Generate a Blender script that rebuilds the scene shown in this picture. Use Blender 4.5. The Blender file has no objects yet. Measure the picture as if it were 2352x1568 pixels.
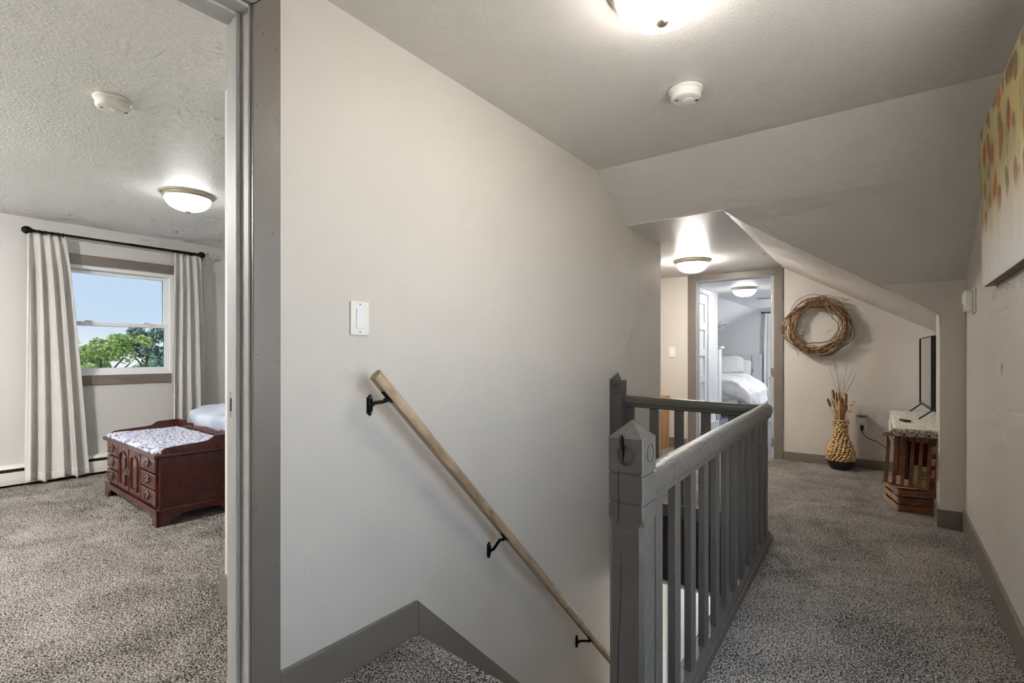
import bpy, bmesh, math, random
from mathutils import Vector, Matrix, noise
R = math.radians
random.seed(7)
scene = bpy.context.scene
COL = scene.collection

# ------------------------------------------------------------------ camera
cam_d = bpy.data.cameras.new('camera')
cam = bpy.data.objects.new('camera', cam_d)
COL.objects.link(cam)
cam.location = (0, 0, 1.12)
cam.rotation_euler = (R(90), 0, math.atan(864 / 1160))
cam_d.sensor_width = 36
cam_d.lens = 1160 / 2352 * 36
cam_d.shift_y = 30 / 2352
cam_d.clip_start = 0.02
cam_d.clip_end = 400
scene.camera = cam

# ------------------------------------------------------------------ world / exposure
w = bpy.data.worlds.new('sky'); scene.world = w
w.use_nodes = True
nt = w.node_tree; nt.nodes.clear()
o_ = nt.nodes.new('ShaderNodeOutputWorld'); bg = nt.nodes.new('ShaderNodeBackground')
tc = nt.nodes.new('ShaderNodeTexCoord'); sx = nt.nodes.new('ShaderNodeSeparateXYZ')
rp = nt.nodes.new('ShaderNodeValToRGB')
nt.links.new(tc.outputs['Generated'], sx.inputs[0]); nt.links.new(sx.outputs['Z'], rp.inputs[0])
nt.links.new(rp.outputs[0], bg.inputs[0]); nt.links.new(bg.outputs[0], o_.inputs[0])
rp.color_ramp.elements[0].position = 0.0; rp.color_ramp.elements[0].color = (0.95, 0.97, 1.0, 1)
rp.color_ramp.elements[1].position = 0.055; rp.color_ramp.elements[1].color = (0.62, 0.78, 0.95, 1)
e = rp.color_ramp.elements.new(0.4); e.color = (0.50, 0.67, 0.90, 1)
bg.inputs[1].default_value = 3.0

sun_d = bpy.data.lights.new('sun', 'SUN'); sun_d.energy = 13.0; sun_d.angle = R(0.6); sun_d.color = (1.0, 0.96, 0.88)
sun = bpy.data.objects.new('sun', sun_d); COL.objects.link(sun)
sun.rotation_euler = Vector((0.0, 0.72, -0.69)).to_track_quat('-Z', 'Y').to_euler()

scene.view_settings.view_transform = 'Standard'
scene.view_settings.look = 'None'
scene.view_settings.exposure = 0.95
scene.view_settings.gamma = 1.0
scene.view_settings.use_curve_mapping = False
try:
    scene.cycles.max_bounces = 8; scene.cycles.diffuse_bounces = 5; scene.cycles.glossy_bounces = 3
    scene.cycles.use_adaptive_sampling = True; scene.cycles.adaptive_threshold = 0.15; scene.cycles.adaptive_min_samples = 12
    scene.cycles.sample_clamp_indirect = 6.0
    scene.cycles.use_denoising = True
except Exception:
    pass
L_HALL, L_HALL2, L_BED, L_BED_FILL, L_FAR, L_FAR_FILL, L_LOW_FILL = 16.5, 94, 18, 325, 24, 105, 14

# ------------------------------------------------------------------ tagging helpers
def tag(o, label=None, cat=None, group=None, kind=None):
    if label: o['label'] = label
    if cat: o['category'] = cat
    if group: o['group'] = group
    if kind: o['kind'] = kind
    return o

def empty(name, loc=(0, 0, 0), rz=0.0, label=None, cat=None, group=None, kind=None, rot=None):
    o = bpy.data.objects.new(name, None); COL.objects.link(o)
    o.empty_display_size = 0.05
    o.location = loc
    o.rotation_euler = rot if rot else (0, 0, rz)
    return tag(o, label, cat, group, kind)

# ------------------------------------------------------------------ mesh builder
class MB:
    def __init__(s): s.v = []; s.f = []
    def add(s, vs, fs):
        n = len(s.v); s.v += [tuple(v) for v in vs]; s.f += [tuple(i + n for i in f) for f in fs]; return s
    def box(s, x0, x1, y0, y1, z0, z1):
        vs = [(x0,y0,z0),(x1,y0,z0),(x1,y1,z0),(x0,y1,z0),(x0,y0,z1),(x1,y0,z1),(x1,y1,z1),(x0,y1,z1)]
        return s.add(vs, [(0,3,2,1),(4,5,6,7),(0,1,5,4),(1,2,6,5),(2,3,7,6),(3,0,4,7)])
    def obox(s, a, b, wx, wz, up=(0, 0, 1)):
        """bar from a to b, rectangular section"""
        a = Vector(a); b = Vector(b); d = (b - a).normalized(); up = Vector(up)
        sd = d.cross(up)
        if sd.length < 1e-5: sd = d.cross(Vector((1, 0, 0)))
        sd.normalize(); u = sd.cross(d).normalized()
        vs = []
        for p in (a, b):
            for (i, j) in ((-1,-1),(1,-1),(1,1),(-1,1)):
                vs.append(p + sd * (i * wx / 2) + u * (j * wz / 2))
        return s.add(vs, [(0,1,2,3),(7,6,5,4),(0,4,5,1),(1,5,6,2),(2,6,7,3),(3,7,4,0)])
    def prism(s, poly, axis, a, b):
        """poly: 2-D points; axis 'x' -> (y,z), 'y' -> (x,z), 'z' -> (x,y)"""
        def p3(p, t):
            return {'x': (t, p[0], p[1]), 'y': (p[0], t, p[1]), 'z': (p[0], p[1], t)}[axis]
        n = len(poly)
        vs = [p3(p, a) for p in poly] + [p3(p, b) for p in poly]
        fs = [tuple(range(n - 1, -1, -1)), tuple(range(n, 2 * n))]
        fs += [(i, (i + 1) % n, n + (i + 1) % n, n + i) for i in range(n)]
        return s.add(vs, fs)
    def slab(s, poly3, dz):
        n = len(poly3)
        vs = [tuple(p) for p in poly3] + [(p[0], p[1], p[2] + dz) for p in poly3]
        fs = [tuple(range(n - 1, -1, -1)), tuple(range(n, 2 * n))]
        fs += [(i, (i + 1) % n, n + (i + 1) % n, n + i) for i in range(n)]
        return s.add(vs, fs)
    def tube(s, path, rad, n=8, cap=True, rfun=None, oval=None):
        path = [Vector(p) for p in path]; m = len(path)
        prev = None; vs = []
        for i, p in enumerate(path):
            d = (path[min(i + 1, m - 1)] - path[max(i - 1, 0)]).normalized()
            if prev is None:
                ref = Vector((0, 0, 1)) if abs(d.z) < 0.9 else Vector((1, 0, 0))
                sd = d.cross(ref).normalized()
            else:
                sd = (prev - d * prev.dot(d)).normalized()
            prev = sd; u = sd.cross(d).normalized()
            r = rad * (rfun(i / max(1, m - 1)) if rfun else 1)
            ox, oz = oval if oval else (1, 1)
            for k in range(n):
                a = 2 * math.pi * k / n
                vs.append(p + sd * (r * ox * math.cos(a)) + u * (r * oz * math.sin(a)))
        fs = []
        for i in range(m - 1):
            for k in range(n):
                k2 = (k + 1) % n
                fs.append((i * n + k, (i + 1) * n + k, (i + 1) * n + k2, i * n + k2))
        if cap:
            fs.append(tuple(range(n))); fs.append(tuple(range((m - 1) * n + n - 1, (m - 1) * n - 1, -1)))
        return s.add(vs, fs)
    def lathe(s, prof, n=24, c=(0, 0, 0), axis='z'):
        vs = []; fs = []; m = len(prof)
        for (r, z) in prof:
            for k in range(n):
                a = 2 * math.pi * k / n
                q = (r * math.cos(a), r * math.sin(a), z)
                if axis == 'x': q = (q[2], q[0], q[1])
                if axis == 'y': q = (q[0], q[2], q[1])
                vs.append((c[0] + q[0], c[1] + q[1], c[2] + q[2]))
        for i in range(m - 1):
            for k in range(n):
                k2 = (k + 1) % n
                fs.append((i * n + k, i * n + k2, (i + 1) * n + k2, (i + 1) * n + k))
        fs.append(tuple(range(n - 1, -1, -1))); fs.append(tuple(range((m - 1) * n, m * n)))
        return s.add(vs, fs)
    def ell(s, c, r, n=10, m=7):
        prof = []
        vs = []; fs = []
        for i in range(m + 1):
            t = math.pi * i / m
            for k in range(n):
                a = 2 * math.pi * k / n
                vs.append((c[0] + r[0] * math.sin(t) * math.cos(a), c[1] + r[1] * math.sin(t) * math.sin(a), c[2] - r[2] * math.cos(t)))
        for i in range(m):
            for k in range(n):
                k2 = (k + 1) % n
                fs.append((i * n + k, i * n + k2, (i + 1) * n + k2, (i + 1) * n + k))
        return s.add(vs, fs)
    def grid(s, nu, nv, fn, closed_u=False):
        vs = [fn(i / (nu - 1 if not closed_u else nu), j / (nv - 1)) for j in range(nv) for i in range(nu)]
        fs = []
        for j in range(nv - 1):
            for i in range(nu if closed_u else nu - 1):
                i2 = (i + 1) % nu
                fs.append((j * nu + i, j * nu + i2, (j + 1) * nu + i2, (j + 1) * nu + i))
        return s.add(vs, fs)
    def build(s, name, m, parent=None, smooth=None, bevel=0.0, seg=2, fix=True, solid=0.0, subd=0):
        me = bpy.data.meshes.new(name)
        me.from_pydata(s.v, [], s.f)
        if fix:
            bm = bmesh.new(); bm.from_mesh(me)
            bmesh.ops.remove_doubles(bm, verts=bm.verts, dist=1e-6)
            bmesh.ops.recalc_face_normals(bm, faces=bm.faces)
            bm.to_mesh(me); bm.free()
        if smooth is not None:
            me.shade_smooth()
            if smooth < 180: me.set_sharp_from_angle(angle=R(smooth))
        if m: me.materials.append(MAT[m] if isinstance(m, str) else m)
        o = bpy.data.objects.new(name, me); COL.objects.link(o)
        if parent: o.parent = parent
        if solid:
            md = o.modifiers.new('thick', 'SOLIDIFY'); md.thickness = solid; md.offset = 0
        if bevel:
            md = o.modifiers.new('bevel', 'BEVEL'); md.width = bevel; md.segments = seg
            md.limit_method = 'ANGLE'; md.angle_limit = R(40); md.harden_normals = False
        if subd:
            md = o.modifiers.new('sub', 'SUBSURF'); md.levels = subd; md.render_levels = subd
        return o

def bx(name, m, parent, x0, x1, y0, y1, z0, z1, bevel=0.0, seg=2):
    return MB().box(x0, x1, y0, y1, z0, z1).build(name, m, parent, bevel=bevel, seg=seg)

def boolean_cut(o, cutter_mbs):
    """carve shapes out of o for good and throw the cutters away"""
    cs = []
    for mb in cutter_mbs:
        c = mb.build('cutter', None, o.parent); cs.append(c)
        md = o.modifiers.new('cut', 'BOOLEAN'); md.object = c; md.operation = 'DIFFERENCE'; md.solver = 'EXACT'
    dg = bpy.context.evaluated_depsgraph_get(); dg.update()
    me = bpy.data.meshes.new_from_object(o.evaluated_get(dg))
    o.modifiers.clear()
    old = o.data; o.data = me; bpy.data.meshes.remove(old)
    for c in cs:
        d = c.data; bpy.data.objects.remove(c); bpy.data.meshes.remove(d)

# ------------------------------------------------------------------ materials
MAT = {}
def srgb(r, g, b):
    f = lambda c: (c / 255 / 12.92) if c / 255 <= 0.04045 else ((c / 255 + 0.055) / 1.055) ** 2.4
    return (f(r), f(g), f(b), 1)
class NT:
    def __init__(s, name):
        s.m = bpy.data.materials.new(name); s.m.use_nodes = True; MAT[name] = s.m
        s.t = s.m.node_tree; s.n = s.t.nodes
        s.b = s.n['Principled BSDF']; s.out = s.n['Material Output']
        s.tc = s.n.new('ShaderNodeTexCoord')
    def lk(s, a, b): s.t.links.new(a, b)
    def mapping(s, scale=(1, 1, 1), rot=(0, 0, 0)):
        m = s.n.new('ShaderNodeMapping'); m.inputs['Scale'].default_value = scale; m.inputs['Rotation'].default_value = rot
        s.lk(s.tc.outputs['Object'], m.inputs[0]); return m.outputs[0]
    def noise(s, scale, detail=3, rough=0.5, vec=None, dist=0.0):
        n = s.n.new('ShaderNodeTexNoise'); n.inputs['Scale'].default_value = scale
        n.inputs['Detail'].default_value = detail; n.inputs['Roughness'].default_value = rough
        n.inputs['Distortion'].default_value = dist
        s.lk(vec if vec else s.tc.outputs['Object'], n.inputs['Vector']); return n.outputs['Fac']
    def voro(s, scale, vec=None, out='Distance', feat='F1', rnd=1.0):
        n = s.n.new('ShaderNodeTexVoronoi'); n.feature = feat; n.inputs['Scale'].default_value = scale
        n.inputs['Randomness'].default_value = rnd
        s.lk(vec if vec else s.tc.outputs['Object'], n.inputs['Vector']); return n.outputs[out]
    def ramp(s, fac, stops, interp='LINEAR'):
        r = s.n.new('ShaderNodeValToRGB'); r.color_ramp.interpolation = interp
        el = r.color_ramp.elements
        el[0].position, el[0].color = stops[0]; el[1].position, el[1].color = stops[-1]
        for p, c in stops[1:-1]:
            e = el.new(p); e.color = c
        s.lk(fac, r.inputs[0]); return r.outputs[0]
    def mix(s, fac, a, b, mode='MIX'):
        m = s.n.new('ShaderNodeMix'); m.data_type = 'RGBA'; m.blend_type = mode
        for sock, val in ((m.inputs[0], fac), (m.inputs[6], a), (m.inputs[7], b)):
            if hasattr(val, 'is_output'): s.lk(val, sock)
            else: sock.default_value = val
        return m.outputs[2]
    def math(s, op, a, b=0.0):
        m = s.n.new('ShaderNodeMath'); m.operation = op
        for sock, val in ((m.inputs[0], a), (m.inputs[1], b)):
            if hasattr(val, 'is_output'): s.lk(val, sock)
            else: sock.default_value = val
        return m.outputs[0]
    def bump(s, h, strength, dist=0.01):
        b = s.n.new('ShaderNodeBump'); b.inputs['Strength'].default_value = strength; b.inputs['Distance'].default_value = dist
        s.lk(h, b.inputs['Height']); s.lk(b.outputs[0], s.b.inputs['Normal']); return b
    def base(s, c):
        if hasattr(c, 'is_output'): s.lk(c, s.b.inputs['Base Color'])
        else: s.b.inputs['Base Color'].default_value = c
    def set(s, **k):
        for a, v in k.items(): s.b.inputs[a.replace('_', ' ')].default_value = v

def paint(name, rgb, rough=0.5, bs=0.15, scale=160, var=0.03, dist=0.004):
    t = NT(name); c = srgb(*rgb)
    v = t.noise(2.2, 3)
    dk = tuple(x * (1 - var * 2) for x in c[:3]) + (1,)
    lt = tuple(min(1, x * (1 + var)) for x in c[:3]) + (1,)
    t.base(t.ramp(v, [(0.3, dk), (0.7, lt)]))
    t.set(Roughness=rough)
    t.bump(t.noise(scale, 2), bs, dist)
    return t
paint('wall_paint', (211, 204, 195), 0.55, 0.16, 95, 0.012)
paint('ceiling_paint', (218, 214, 208), 0.36, 0.30, 85, 0.012)
paint('bedroom_wall_paint', (210, 208, 206), 0.45, 0.16, 95, 0.012)
paint('bedroom_ceiling_paint', (236, 236, 234), 0.46, 0.85, 70, 0.01)
paint('far_wall_grey', (212, 214, 216), 0.6, 0.1, 95, 0.01)
paint('far_white', (238, 239, 240), 0.5, 0.08, 95, 0.01)
paint('white_paint', (184, 183, 181), 0.5, 0.06, 60, 0.015)
paint('white_plastic', (236, 233, 226), 0.35, 0.0, 60, 0.0)
paint('vinyl_white', (240, 241, 242), 0.3, 0.0, 60, 0.0)
paint('trim_paint', (124, 116, 107), 0.34, 0.12, 45, 0.04)
paint('rail_paint', (87, 82, 77), 0.42, 0.6, 30, 0.08, 0.006)
paint('fascia_shade_paint', (52, 46, 44), 0.5, 0.2, 38, 0.07)  # darkened: the shade of the stairwell is put into this colour
paint('heater_metal', (228, 226, 220), 0.35, 0.0, 60, 0.01)
t = NT('black_metal'); t.base(srgb(30, 26, 24)); t.set(Roughness=0.32, Metallic=0.7)
t = NT('black_plastic'); t.base(srgb(14, 14, 15)); t.set(Roughness=0.35)
t = NT('black_slot'); t.base(srgb(12, 11, 10)); t.set(Roughness=0.8)
t = NT('screen_glass'); t.base(srgb(18, 18, 20)); t.set(Roughness=0.05, IOR=1.8, Coat_Weight=1.0, Coat_IOR=1.8, Coat_Roughness=0.04)
t = NT('nickel'); t.base(srgb(196, 186, 168)); t.set(Roughness=0.32, Metallic=0.85)
t = NT('steel'); t.base(srgb(150, 148, 144)); t.set(Roughness=0.35, Metallic=0.9)
t = NT('brass_dark'); t.base(srgb(134, 124, 116)); t.set(Roughness=0.25, Metallic=0.9)
t = NT('dimming_glass'); g = t.n.new('ShaderNodeBsdfGlossy'); g.inputs['Roughness'].default_value = 0.02   # tint added to dim the view of the raised sky
tr = t.n.new('ShaderNodeBsdfTransparent'); tr.inputs[0].default_value = (0.412, 0.415, 0.42, 1); mx = t.n.new('ShaderNodeMixShader'); mx.inputs[0].default_value = 0.04
t.lk(tr.outputs[0], mx.inputs[1]); t.lk(g.outputs[0], mx.inputs[2]); t.lk(mx.outputs[0], t.out.inputs[0])
t = NT('warm_tint_glass'); g = t.n.new('ShaderNodeBsdfGlossy'); g.inputs['Roughness'].default_value = 0.02  # faint warm tint added to offset the bluish daylight
tr = t.n.new('ShaderNodeBsdfTransparent'); tr.inputs[0].default_value = (1.0, 0.978, 0.95, 1); mx = t.n.new('ShaderNodeMixShader'); mx.inputs[0].default_value = 0.05
t.lk(tr.outputs[0], mx.inputs[1]); t.lk(g.outputs[0], mx.inputs[2]); t.lk(mx.outputs[0], t.out.inputs[0])
t = NT('window_glass'); g = t.n.new('ShaderNodeBsdfGlossy'); g.inputs['Roughness'].default_value = 0.02
tr = t.n.new('ShaderNodeBsdfTransparent'); mx = t.n.new('ShaderNodeMixShader'); mx.inputs[0].default_value = 0.05
t.lk(tr.outputs[0], mx.inputs[1]); t.lk(g.outputs[0], mx.inputs[2]); t.lk(mx.outputs[0], t.out.inputs[0])

def wood(name, dark, light, rough=0.35, scale=(6, 6, 0.6), ring=9.0, bs=0.05):
    t = NT(name); v = t.mapping(scale)
    n1 = t.noise(ring, 5, 0.6, v, 1.2); n2 = t.noise(ring * 6, 3, 0.5, v)
    f = t.math('ADD', t.math('MULTIPLY', n1, 0.75), t.math('MULTIPLY', n2, 0.25))
    t.base(t.ramp(f, [(0.32, srgb(*dark)), (0.68, srgb(*light))])); t.set(Roughness=rough)
    t.bump(n2, bs, 0.003); return t
wood('oak_rail', (132, 104, 76), (202, 180, 150), 0.34, (26, 1.2, 1.2), 3.0)
wood('cherry', (52, 25, 23), (88, 43, 37), 0.17, (0.8, 12, 5), 2.2)
wood('crate_wood', (82, 46, 28), (146, 90, 56), 0.6, (3, 3, 3), 5.0)
wood('crate_pale', (140, 108, 84), (186, 156, 128), 0.65, (3, 3, 3), 5.0)
wood('board_wood', (98, 66, 46), (158, 118, 90), 0.55, (1.5, 14, 6), 3.0)
wood('pine', (158, 104, 56), (206, 156, 100), 0.4, (12, 12, 1), 3.0)
wood('stretcher_wood', (112, 90, 62), (158, 132, 98), 0.6, (12, 2, 12), 3.0)
wood('bark', (52, 40, 30), (92, 76, 60), 0.9, (6, 6, 1), 3.0)

def carpet(name, dark, mid, light, scale=155):
    t = NT(name)
    n1 = t.noise(scale, 4, 0.72, None, 0.0)
    v1 = t.voro(scale * 0.9)
    big = t.noise(2.3, 4, 0.6, None, 1.0)
    f = t.math('ADD', t.math('MULTIPLY', n1, 0.8), t.math('MULTIPLY', v1, -0.14))
    f = t.math('ADD', f, t.math('MULTIPLY', big, 0.13))
    t.base(t.ramp(f, [(0.32, srgb(*dark)), (0.415, srgb(*mid)), (0.52, srgb(*light))]))
    t.set(Roughness=0.95); t.b.inputs['Specular IOR Level'].default_value = 0.15
    hh = t.math('ADD', t.math('MULTIPLY', n1, 1.0), t.math('MULTIPLY', v1, -0.9))
    fold = t.noise(5.0, 4, 0.62, t.mapping((1, 2.6, 1), (0, 0, 0.35)), 1.4)
    hh = t.math('ADD', hh, t.math('MULTIPLY', fold, 2.2))
    t.bump(hh, 0.9, 0.012)
carpet('carpet', (46, 40, 35), (180, 171, 162), (244, 237, 230))
carpet('carpet_far', (120, 124, 140), (164, 168, 184), (206, 210, 222))

def fabric(name, rgb, var=0.06, rough=0.85, scale=900, bs=0.25):
    t = NT(name); c = srgb(*rgb)
    n = t.noise(scale, 2); b = t.noise(6, 3)
    f = t.math('ADD', t.math('MULTIPLY', n, 0.5), t.math('MULTIPLY', b, 0.5))
    t.base(t.ramp(f, [(0.3, tuple(x * (1 - 2 * var) for x in c[:3]) + (1,)), (0.7, tuple(min(1, x * (1 + var)) for x in c[:3]) + (1,))]))
    t.set(Roughness=rough, Sheen_Weight=0.2); t.bump(n, bs, 0.002)
fabric('curtain_cloth', (210, 207, 203), 0.04)
fabric('curtain_white', (236, 236, 236), 0.03)
fabric('headboard_cloth', (196, 197, 202), 0.05)
fabric('sheet_white', (228, 228, 228), 0.03)
t = NT('duvet_blue_white')
t.base(t.ramp(t.noise(5, 4), [(0.35, srgb(168, 178, 194)), (0.65, srgb(196, 204, 214))])); t.set(Roughness=0.85, Sheen_Weight=0.2)
t = NT('floral_cloth')
v = t.voro(24, None, 'Distance'); n = t.noise(60, 3)
f = t.math('ADD', v, t.math('MULTIPLY', n, 0.5))
t.base(t.ramp(f, [(0.36, srgb(186, 187, 190)), (0.56, srgb(228, 228, 228))])); t.set(Roughness=0.85)
t = NT('knit_yarn')
n = t.noise(30, 2, 0.5, t.mapping((0.55, 2.5, 1))); n2 = t.noise(170, 2)
f = t.math('ADD', t.math('MULTIPLY', n, 0.8), t.math('MULTIPLY', n2, 0.2))
t.base(t.ramp(f, [(0.38, srgb(56, 58, 84)), (0.45, srgb(146, 150, 176)), (0.55, srgb(206, 209, 222))]))
t.set(Roughness=0.9, Sheen_Weight=0.3); t.bump(f, 0.9, 0.02)
t = NT('lace_cotton'); n = t.noise(90, 3, 0.6, t.mapping((1, 0.35, 1)))
t.base(t.ramp(n, [(0.36, srgb(150, 142, 128)), (0.5, srgb(226, 220, 206))])); t.set(Roughness=0.9); t.bump(n, 0.5, 0.004)
t = NT('straw'); n = t.noise(60, 3); t.base(t.ramp(n, [(0.3, srgb(190, 150, 94)), (0.7, srgb(234, 204, 152))])); t.set(Roughness=0.7)
t = NT('straw_dark'); n = t.noise(60, 3); t.base(t.ramp(n, [(0.3, srgb(92, 62, 34)), (0.7, srgb(146, 104, 58))])); t.set(Roughness=0.75)
t = NT('vine'); n = t.noise(30, 3); t.base(t.ramp(n, [(0.32, srgb(86, 58, 36)), (0.5, srgb(150, 110, 68)), (0.68, srgb(206, 172, 126))])); t.set(Roughness=0.6)
t = NT('vine_grey'); t.base(srgb(104, 84, 64)); t.set(Roughness=0.7)
t = NT('grass_grey'); t.base(srgb(104, 98, 92)); t.set(Roughness=0.7)
t = NT('basket_dark'); t.base(srgb(34, 22, 16)); t.set(Roughness=0.5)
t = NT('red_cloth'); t.base(t.ramp(t.noise(12, 2), [(0.3, srgb(92, 10, 14)), (0.7, srgb(150, 22, 26))])); t.set(Roughness=0.8)
t = NT('folder_yellow'); t.base(t.ramp(t.noise(8, 2), [(0.3, srgb(206, 190, 128)), (0.7, srgb(226, 214, 160))])); t.set(Roughness=0.6)
t = NT('brown_leather'); t.base(srgb(58, 28, 18)); t.set(Roughness=0.5)
t = NT('leaf_green'); n = t.noise(0.7, 3); n2 = t.noise(9, 2)
f = t.math('ADD', t.math('MULTIPLY', n, 0.6), t.math('MULTIPLY', n2, 0.4))
t.base(t.ramp(f, [(0.32, srgb(104, 140, 74)), (0.5, srgb(158, 184, 104)), (0.68, srgb(208, 214, 142))])); t.set(Roughness=0.6)
t = NT('leaf_dark'); n = t.noise(5, 3)
t.base(t.ramp(n, [(0.35, srgb(70, 98, 92)), (0.65, srgb(128, 158, 140))])); t.set(Roughness=0.6)
t = NT('leaf_spruce'); t.base(t.ramp(t.noise(5, 3), [(0.35, srgb(112, 150, 128)), (0.65, srgb(178, 206, 178))])); t.set(Roughness=0.6)
t = NT('gravel'); t.base(t.ramp(t.noise(30, 4), [(0.3, srgb(164, 160, 154)), (0.7, srgb(206, 202, 196))])); t.set(Roughness=0.9)
t = NT('lawn'); t.base(t.ramp(t.noise(3, 4), [(0.3, srgb(84, 116, 58)), (0.7, srgb(140, 164, 92))])); t.set(Roughness=0.9)

def lamp_mat(name, strength, col, side=0.18):
    t = NT(name); t.base(srgb(250, 248, 242)); t.set(Roughness=0.4)
    t.b.inputs['Emission Color'].default_value = col
    ge = t.n.new('ShaderNodeNewGeometry'); sp_ = t.n.new('ShaderNodeSeparateXYZ'); t.lk(ge.outputs['Normal'], sp_.inputs[0])
    dn = t.math('POWER', t.math('MAXIMUM', t.math('MULTIPLY', sp_.outputs['Z'], -1.0), 0.0), 1.6)   # bulbs shine down through the bowl
    t.lk(t.math('MULTIPLY', t.math('ADD', t.math('MULTIPLY', dn, 1 - side), side), strength), t.b.inputs['Emission Strength'])
WARM = (1.0, 0.95, 0.885, 1); NEUT = (1.0, 0.985, 0.965, 1); COOL = (1.0, 0.995, 0.985, 1)
lamp_mat('lamp_hall', L_HALL, WARM, 1.15); lamp_mat('lamp_hall2', L_HALL2, WARM, 0.28); lamp_mat('lamp_bed', L_BED, NEUT, 0.3)
lamp_mat('lamp_far', L_FAR, COOL); lamp_mat('lamp_low_fill', L_LOW_FILL, NEUT); lamp_mat('lamp_bed_fill', L_BED_FILL, NEUT, 0.65); lamp_mat('lamp_far_fill', L_FAR_FILL, COOL, 0.4)

# the painting's print: yellow-green meadow above, cream below, red and orange blooms on stems
t = NT('painting_print')
sp = t.n.new('ShaderNodeSeparateXYZ'); t.lk(t.tc.outputs['Object'], sp.inputs[0])
streak = t.noise(7, 4, 0.6, t.mapping((1, 3.0, 0.5)), 0.6)
zz = t.math('ADD', sp.outputs['Z'], t.math('MULTIPLY', t.math('SUBTRACT', streak, 0.5), 0.34))
basec = t.ramp(zz, [(0.04, srgb(226, 224, 220)), (0.18, srgb(220, 210, 192)), (0.32, srgb(208, 194, 150)), (0.50, srgb(200, 182, 122)), (0.70, srgb(204, 192, 140))])
greens = t.ramp(t.noise(5, 3, 0.5, t.mapping((1, 1.4, 0.8))), [(0.48, (0, 0, 0, 1)), (0.62, (1, 1, 1, 1))])
up = t.ramp(zz, [(0.22, (0, 0, 0, 1)), (0.40, (1, 1, 1, 1))])
c1 = t.mix(t.math('MULTIPLY', greens, t.math('MULTIPLY', up, 0.65)), basec, srgb(150, 160, 132))
def blooms(prev, sc, lo, seed, cols, zlo, zhi, r0, r1):
    mp = t.n.new('ShaderNodeMapping'); mp.inputs['Location'].default_value = (seed, seed * 1.7, seed * .6); mp.inputs['Scale'].default_value = (1, 1.15, .85)
    nz_ = t.n.new('ShaderNodeTexNoise'); nz_.inputs['Scale'].default_value = 9; t.lk(t.tc.outputs['Object'], nz_.inputs['Vector'])
    ad = t.n.new('ShaderNodeVectorMath'); ad.operation = 'MULTIPLY_ADD'; ad.inputs[1].default_value = (.07, .07, .07)
    t.lk(nz_.outputs['Color'], ad.inputs[0]); t.lk(t.tc.outputs['Object'], ad.inputs[2]); t.lk(ad.outputs[0], mp.inputs[0])
    vv = t.voro(sc, mp.outputs[0], 'Distance', 'F1', 0.85); vc = t.voro(sc, mp.outputs[0], 'Color', 'F1', 0.85)
    se = t.n.new('ShaderNodeSeparateColor'); t.lk(vc, se.inputs[0])
    bl = t.ramp(t.math('ADD', vv, t.math('MULTIPLY', t.math('SUBTRACT', t.noise(45, 3), 0.5), 0.16)), [(r0, (1, 1, 1, 1)), (r1, (0, 0, 0, 1))])
    pk = t.ramp(se.outputs[0], [(lo, (0, 0, 0, 1)), (lo + .03, (1, 1, 1, 1))])
    hi = t.ramp(sp.outputs['Z'], [(zlo, (0, 0, 0, 1)), (zhi, (1, 1, 1, 1))])
    col = t.mix(t.math('MULTIPLY', t.noise(26, 3, 0.6, t.mapping((1, 1.4, .6))), 0.55), t.ramp(se.outputs[1], cols, 'CONSTANT'), srgb(120, 84, 48))
    return t.mix(t.math('MULTIPLY', t.math('MULTIPLY', t.math('MULTIPLY', bl, pk), hi), 0.9), prev, col)
c2 = blooms(c1, 9.5, 0.25, 3.1, [(0.0, srgb(156, 120, 70)), (0.4, srgb(206, 158, 70)), (0.7, srgb(132, 128, 92)), (1.0, srgb(190, 120, 60))], .20, .32, .34, .46)
c2 = blooms(c2, 6.4, 0.18, 0.4, [(0.0, srgb(176, 78, 50)), (0.3, srgb(206, 122, 52)), (0.5, srgb(148, 104, 62)), (0.7, srgb(184, 84, 62)), (0.9, srgb(212, 142, 66))], .22, .34, .28, .38)
dk = t.ramp(t.noise(22, 3, 0.6, t.mapping((1, 1.8, 0.22)), 0.4), [(0.34, (1, 1, 1, 1)), (0.40, (0, 0, 0, 1))])
c3 = t.mix(t.math('MULTIPLY', dk, t.math('MULTIPLY', up, 0.7)), c2, srgb(120, 98, 60))
t.base(c3); t.set(Roughness=0.55); t.bump(t.noise(400, 2), 0.5, 0.002)

# ------------------------------------------------------------------ dimensions
XW, XR, YF, ZC, ZB, Z2 = -1.525, 0.395, 6.07, 2.32, 2.31, 2.05
XB = -5.98
S2K = 0.586      # pitch of the roof over the television niche
def s2z(x): return Z2 - S2K * (x + 0.87)

def struct(mb, name, m, label, cat, bevel=0.0, smooth=None):
    return tag(mb.build(name, m, bevel=bevel, smooth=smooth), label, cat, kind='structure')

# ------------------------------------------------------------------ shell: floors
HX0, HX1, HY0, HY1 = XW, -0.575, 1.36, 3.30     # stair opening
fl = MB()
for (a, b, c, d) in ((-6.1, HX0 - .06, -1.7, 6.13), (HX1, 1.1, -1.7, 6.13), (HX0 - .06, HX1, -1.7, HY0), (HX0 - .06, HX1, HY1, 6.13)):
    fl.box(a, b, c, d, -0.3, 0)
struct(fl, 'floor', 'carpet', 'grey-brown cut pile carpet covering the landing and hall floor', 'carpet floor')
struct(MB().box(-3.7, 0.3, 6.13, 11.6, -0.3, 0), 'floor_far_room', 'carpet_far', 'pale blue-grey carpet in the room beyond the far doorway', 'carpet floor')

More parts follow.
